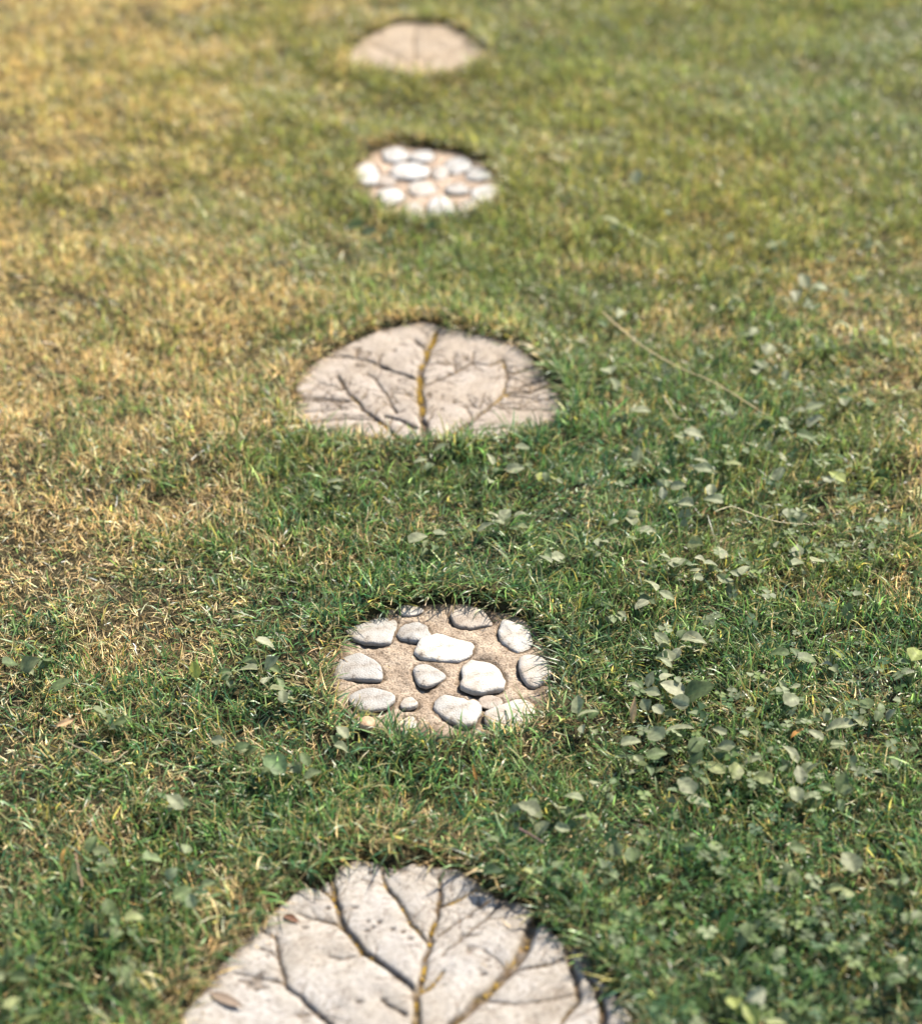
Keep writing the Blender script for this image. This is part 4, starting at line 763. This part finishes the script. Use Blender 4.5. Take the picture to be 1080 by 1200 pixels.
# ------------------------------------------------------------------ clover: small leaflets nobody could count
def build_clover():
    X = []; Y = []
    PL = []
    for cx, cy, r, n, pale in CLOVER_SPOTS:
        q = rng.normal(0, .55, (n, 2)); X.append(cx+q[:, 0]*r); Y.append(cy+q[:, 1]*r*1.5); PL.append(rng.random(n) < pale)
    x = np.concatenate(X); y = np.concatenate(Y); pl = np.concatenate(PL)
    k = (stone_dist(x, y) < -.008) & (rng.random(len(x)) < .25+1.5*smooth(.42, .62, fbm(x, y, 12, 111, 2))); x = x[k]; y = y[k]; pl = pl[k]
    V = []; F = []; col = []
    gz = ground_z(x, y)
    for px, py, pz, pale in zip(x, y, gz, pl):
        h = rng.uniform(.010, .034); a0 = rng.uniform(0, 2*pi); s = rng.uniform(.0026, .0066)
        tilt = rng.normal(0, .6); td = rng.uniform(0, 2*pi)
        c = np.array([(.055, .108, .032), (.082, .132, .038), (.038, .080, .030), (.12, .165, .05), (.085, .115, .05)][rng.integers(5)])*rng.uniform(.75, 1.25)
        if pale: c = np.array((.185, .215, .115))*rng.uniform(.7, 1.2); h = rng.uniform(.024, .042); s *= 1.25
        for k in range(1 if pale and rng.random() < .5 else 3):
            a = a0+k*2.094+rng.normal(0, .15); d = np.array((cos(a), sin(a))); sd_ = np.array((-d[1], d[0])); b = len(V)
            for u, v, w in ((0, 0, 0), (.55, -.55, .10), (.95, -.45, .0), (.95, .45, .0), (.55, .55, .10), (.62, 0, -.08)):
                q = d*u*s*1.5+sd_*v*s*1.5
                V.append((px+q[0], py+q[1], pz+h+w*s*1.6+tilt*(q[0]*cos(td)+q[1]*sin(td))))
                col.append(c*(1.25 if (u, v) == (.62, 0) else 1))
            F += [(b, b+1, b+5), (b+1, b+2, b+5), (b+2, b+3, b+5), (b+3, b+4, b+5), (b+4, b, b+5)]
    me = mesh_np('clover', np.array(V), None, np.array(F)); set_col(me, 'tint', np.array(col))
    tag(obj('clover', me, M_LEAF), 'small-leaved clover spread through the grass on the right', 'clover', None, 'stuff')
build_clover()

# ------------------------------------------------------------------ broadleaf weeds
TONES = {'pale': [(.25, .262, .155), (.21, .23, .13), (.295, .298, .19)], 'green': [(.115, .150, .062), (.145, .17, .085), (.09, .125, .052)],
         'green2': [(.17, .24, .11)], 'yellow': [(.235, .255, .11), (.21, .235, .10)], 'yellow2': [(.27, .29, .07)],
         'mixed': [(.24, .27, .08), (.27, .28, .19)], 'mixed2': [(.16, .21, .09), (.22, .26, .13), (.19, .23, .13)], 'dark': [(.045, .08, .035)]}
def leaf_mesh(L, ratio, fold, arch, tip_sharp, stalk, col, name='leaf', wav=.06):
    """a leaf blade along +X from its base at the origin, midrib fold, arched, with its own stalk running down to `stalk`"""
    nu, nv = 10, 7; V = []; cl = []
    ph = rng.uniform(0, 6.28); asym = rng.normal(0, .06)
    for i in range(nu+1):
        u = i/nu
        wd = ratio*L*.5*(sin(pi*u**(.85 if tip_sharp else .72))**(.95 if tip_sharp else .62)+.05*(1-u))
        if i == nu: wd = .02*L
        for j in range(nv):
            v = (j/(nv-1))*2-1
            e = 1+wav*sin(ph+u*11+v*2)*(abs(v) > .6)+asym*v
            y = v*wd*e
            z = abs(v)**1.4*wd*fold + arch*L*(u-u*u*1.25) + wav*.5*L*.25*sin(ph*2+u*7+v*3)*abs(v)
            z -= .010*L*(1-abs(v)*2.2 if abs(v) < .45 else 0)+.006*L*cos(u*26+abs(v)*6)*(abs(v) > .1)
            V.append((u*L, y, z))
            k = 1.28 if j == nv//2 else (.93 if j in (1, nv-2) else 1.)
            c = np.array(col)*k*(1-.08*cos(u*26+abs(v)*6)); cl.append(c)
    f4 = [(i*nv+j, (i+1)*nv+j, (i+1)*nv+j+1, i*nv+j+1) for i in range(nu) for j in range(nv-1)]
    return V, f4, cl
def place_leaf(root, centre, size, ang, col, sharp, name='leaf', ratio=None, pitch=None, roll=None, stalk=True, mat=None, arch=None):
    L = size*1.12; ratio = ratio or rng.uniform(.52, .80)
    V, f4, cl = leaf_mesh(L, ratio, rng.uniform(.10, .48), rng.uniform(.02, .42) if arch is None else arch, sharp, None, col, wav=rng.uniform(.05, .14))
    V = np.array(V); V[:, 0] -= L*.5
    pitch = rng.normal(.10, .36) if pitch is None else pitch; roll = rng.normal(0, .38) if roll is None else roll
    cr, sr = cos(roll), sin(roll); V = np.stack([V[:, 0], V[:, 1]*cr-V[:, 2]*sr, V[:, 1]*sr+V[:, 2]*cr], 1)
    cp, sp = cos(pitch), sin(pitch); V = np.stack([V[:, 0]*cp-V[:, 2]*sp, V[:, 1], V[:, 0]*sp+V[:, 2]*cp], 1)
    ca, sa = cos(ang), sin(ang); V = np.stack([V[:, 0]*ca-V[:, 1]*sa, V[:, 0]*sa+V[:, 1]*ca, V[:, 2]], 1)
    V = V+np.array(centre)
    F = list(f4); cl = list(cl)
    if stalk:                                            # slim stalk from the crown of the plant to the leaf base
        b = V[3]; b0 = np.array((0, 0, -.004)); base = len(V); pts = []
        for k in range(5):
            t = k/4; p = b0*(1-t)+b*t; p[2] = b0[2]*(1-t)**2+b[2]*(1-(1-t)**2); pts.append(p)
        r = .0009; W = []
        for p in pts:
            for q in ((r, 0, 0), (-r*.5, r*.87, 0), (-r*.5, -r*.87, 0)): W.append(p+np.array(q)); cl.append(np.array(col)*np.array((1.1, .95, .8)))
        V = np.concatenate([V, np.array(W)])
        for k in range(4):
            for m in range(3): F.append((base+k*3+m, base+k*3+(m+1) % 3, base+k*3+3+(m+1) % 3, base+k*3+3+m))
    me = mesh_np(name, V, np.array(F)); set_col(me, 'tint', np.clip(np.array(cl), 0, 1))
    return obj(name, me, mat or M_LEAF, root)
for label, tone, lv, grp in WEEDS:
    P = np.array([l[:2] for l in lv]); c = P.mean(0)+(rng.normal(0, .012, 2) if len(P) == 1 else 0)
    sdc = stone_dist(np.array([c[0]]), np.array([c[1]]))[0]
    if sdc > -.01: c = c+np.array((.0, .05)) if 'rim' in label else c+np.array((-.03, 0))
    cz = float(ground_z(np.array([c[0]]), np.array([c[1]]))[0])
    root = thing('broadleaf_weed', label, 'weed', (c[0], c[1], cz), 'broad-leaved weeds growing in the lawn')
    cols = TONES[tone]
    for i, (x, y, s, a) in enumerate(lv):
        d = np.array((x, y))-c
        ang = radians(a)+rng.normal(0, .15) if a is not None else (math.atan2(d[1], d[0])+rng.normal(0, .3) if len(P) > 1 else rng.uniform(0, 2*pi))
        cl = np.array(cols[i % len(cols)])*rng.uniform(.88, 1.12)
        hz = rng.uniform(.024, .036)
        place_leaf(root, (x-c[0], y-c[1], hz-cz), max(s, .015)*.92, ang, cl, rng.random() < .35)
    for k in range(rng.integers(3, 6)):                  # the low, half-hidden leaves of the rosette
        a = rng.uniform(0, 2*pi); d = rng.uniform(.010, .026)
        cl = np.array([(.10, .145, .06), (.14, .175, .08), (.19, .21, .11)][rng.integers(3)])*rng.uniform(.85, 1.15)
        place_leaf(root, (d*cos(a), d*sin(a), rng.uniform(.014, .029)-cz*.3), rng.uniform(.011, .020), a+rng.normal(0, .3), cl, rng.random() < .35)

# ------------------------------------------------------------------ straws, twigs, dead leaves
def tube(pts, r, n=6, taper=.5):
    p = np.array(pts); e = np.concatenate([[2*p[0]-p[1]], p, [2*p[-1]-p[-2]]]); q = []
    for m in range(1, len(p)):                               # a smooth curve through the points
        a, b, c, d = e[m-1], e[m], e[m+1], e[m+2]
        for i in range(6):
            u = i/6; q.append(.5*(2*b+(c-a)*u+(2*a-5*b+4*c-d)*u*u+(3*b-a-3*c+d)*u**3)+rng.normal(0, .0003, 3))
    q.append(p[-1])
    q = np.array(q); V = []; N = len(q)
    for i in range(N):
        t = q[min(i+1, N-1)]-q[max(i-1, 0)]; t = t/np.linalg.norm(t)
        u = np.cross(t, (0, 0, 1)); u /= np.linalg.norm(u)+1e-9; w = np.cross(u, t)
        rr = r*(1-(1-taper)*i/(N-1))*(1.35 if i % 7 == 3 else 1)
        for k in range(n): V.append(q[i]+rr*(u*cos(2*pi*k/n)+w*sin(2*pi*k/n)))
    f = [(i*n+k, i*n+(k+1) % n, (i+1)*n+(k+1) % n, (i+1)*n+k) for i in range(N-1) for k in range(n)]
    return mesh_np('stem', np.array(V), np.array(f))
for label, name, cat, pts, r, col in STEMS:
    p0 = np.array(pts[0]); me = tube(np.array(pts)-p0, r)
    set_col(me, 'tint', np.tile(col, (len(me.vertices), 1))*np.exp(rng.normal(0, .1, (len(me.vertices), 1))))
    tag(obj(name, me, M_DEAD, None, p0), label, cat)
for label, (x, y), z, s, a, wr, tilt, col in DEAD_LEAVES:
    o = place_leaf(None, (0, 0, 0), s, radians(a), np.array(col), True, 'dead_leaf', wr, radians(tilt), rng.normal(0, .25) if tilt > 5 else .03, False, M_DEAD, None if tilt > 5 else .03)
    o.location = (x, y, z); tag(o, label, 'dead leaf')
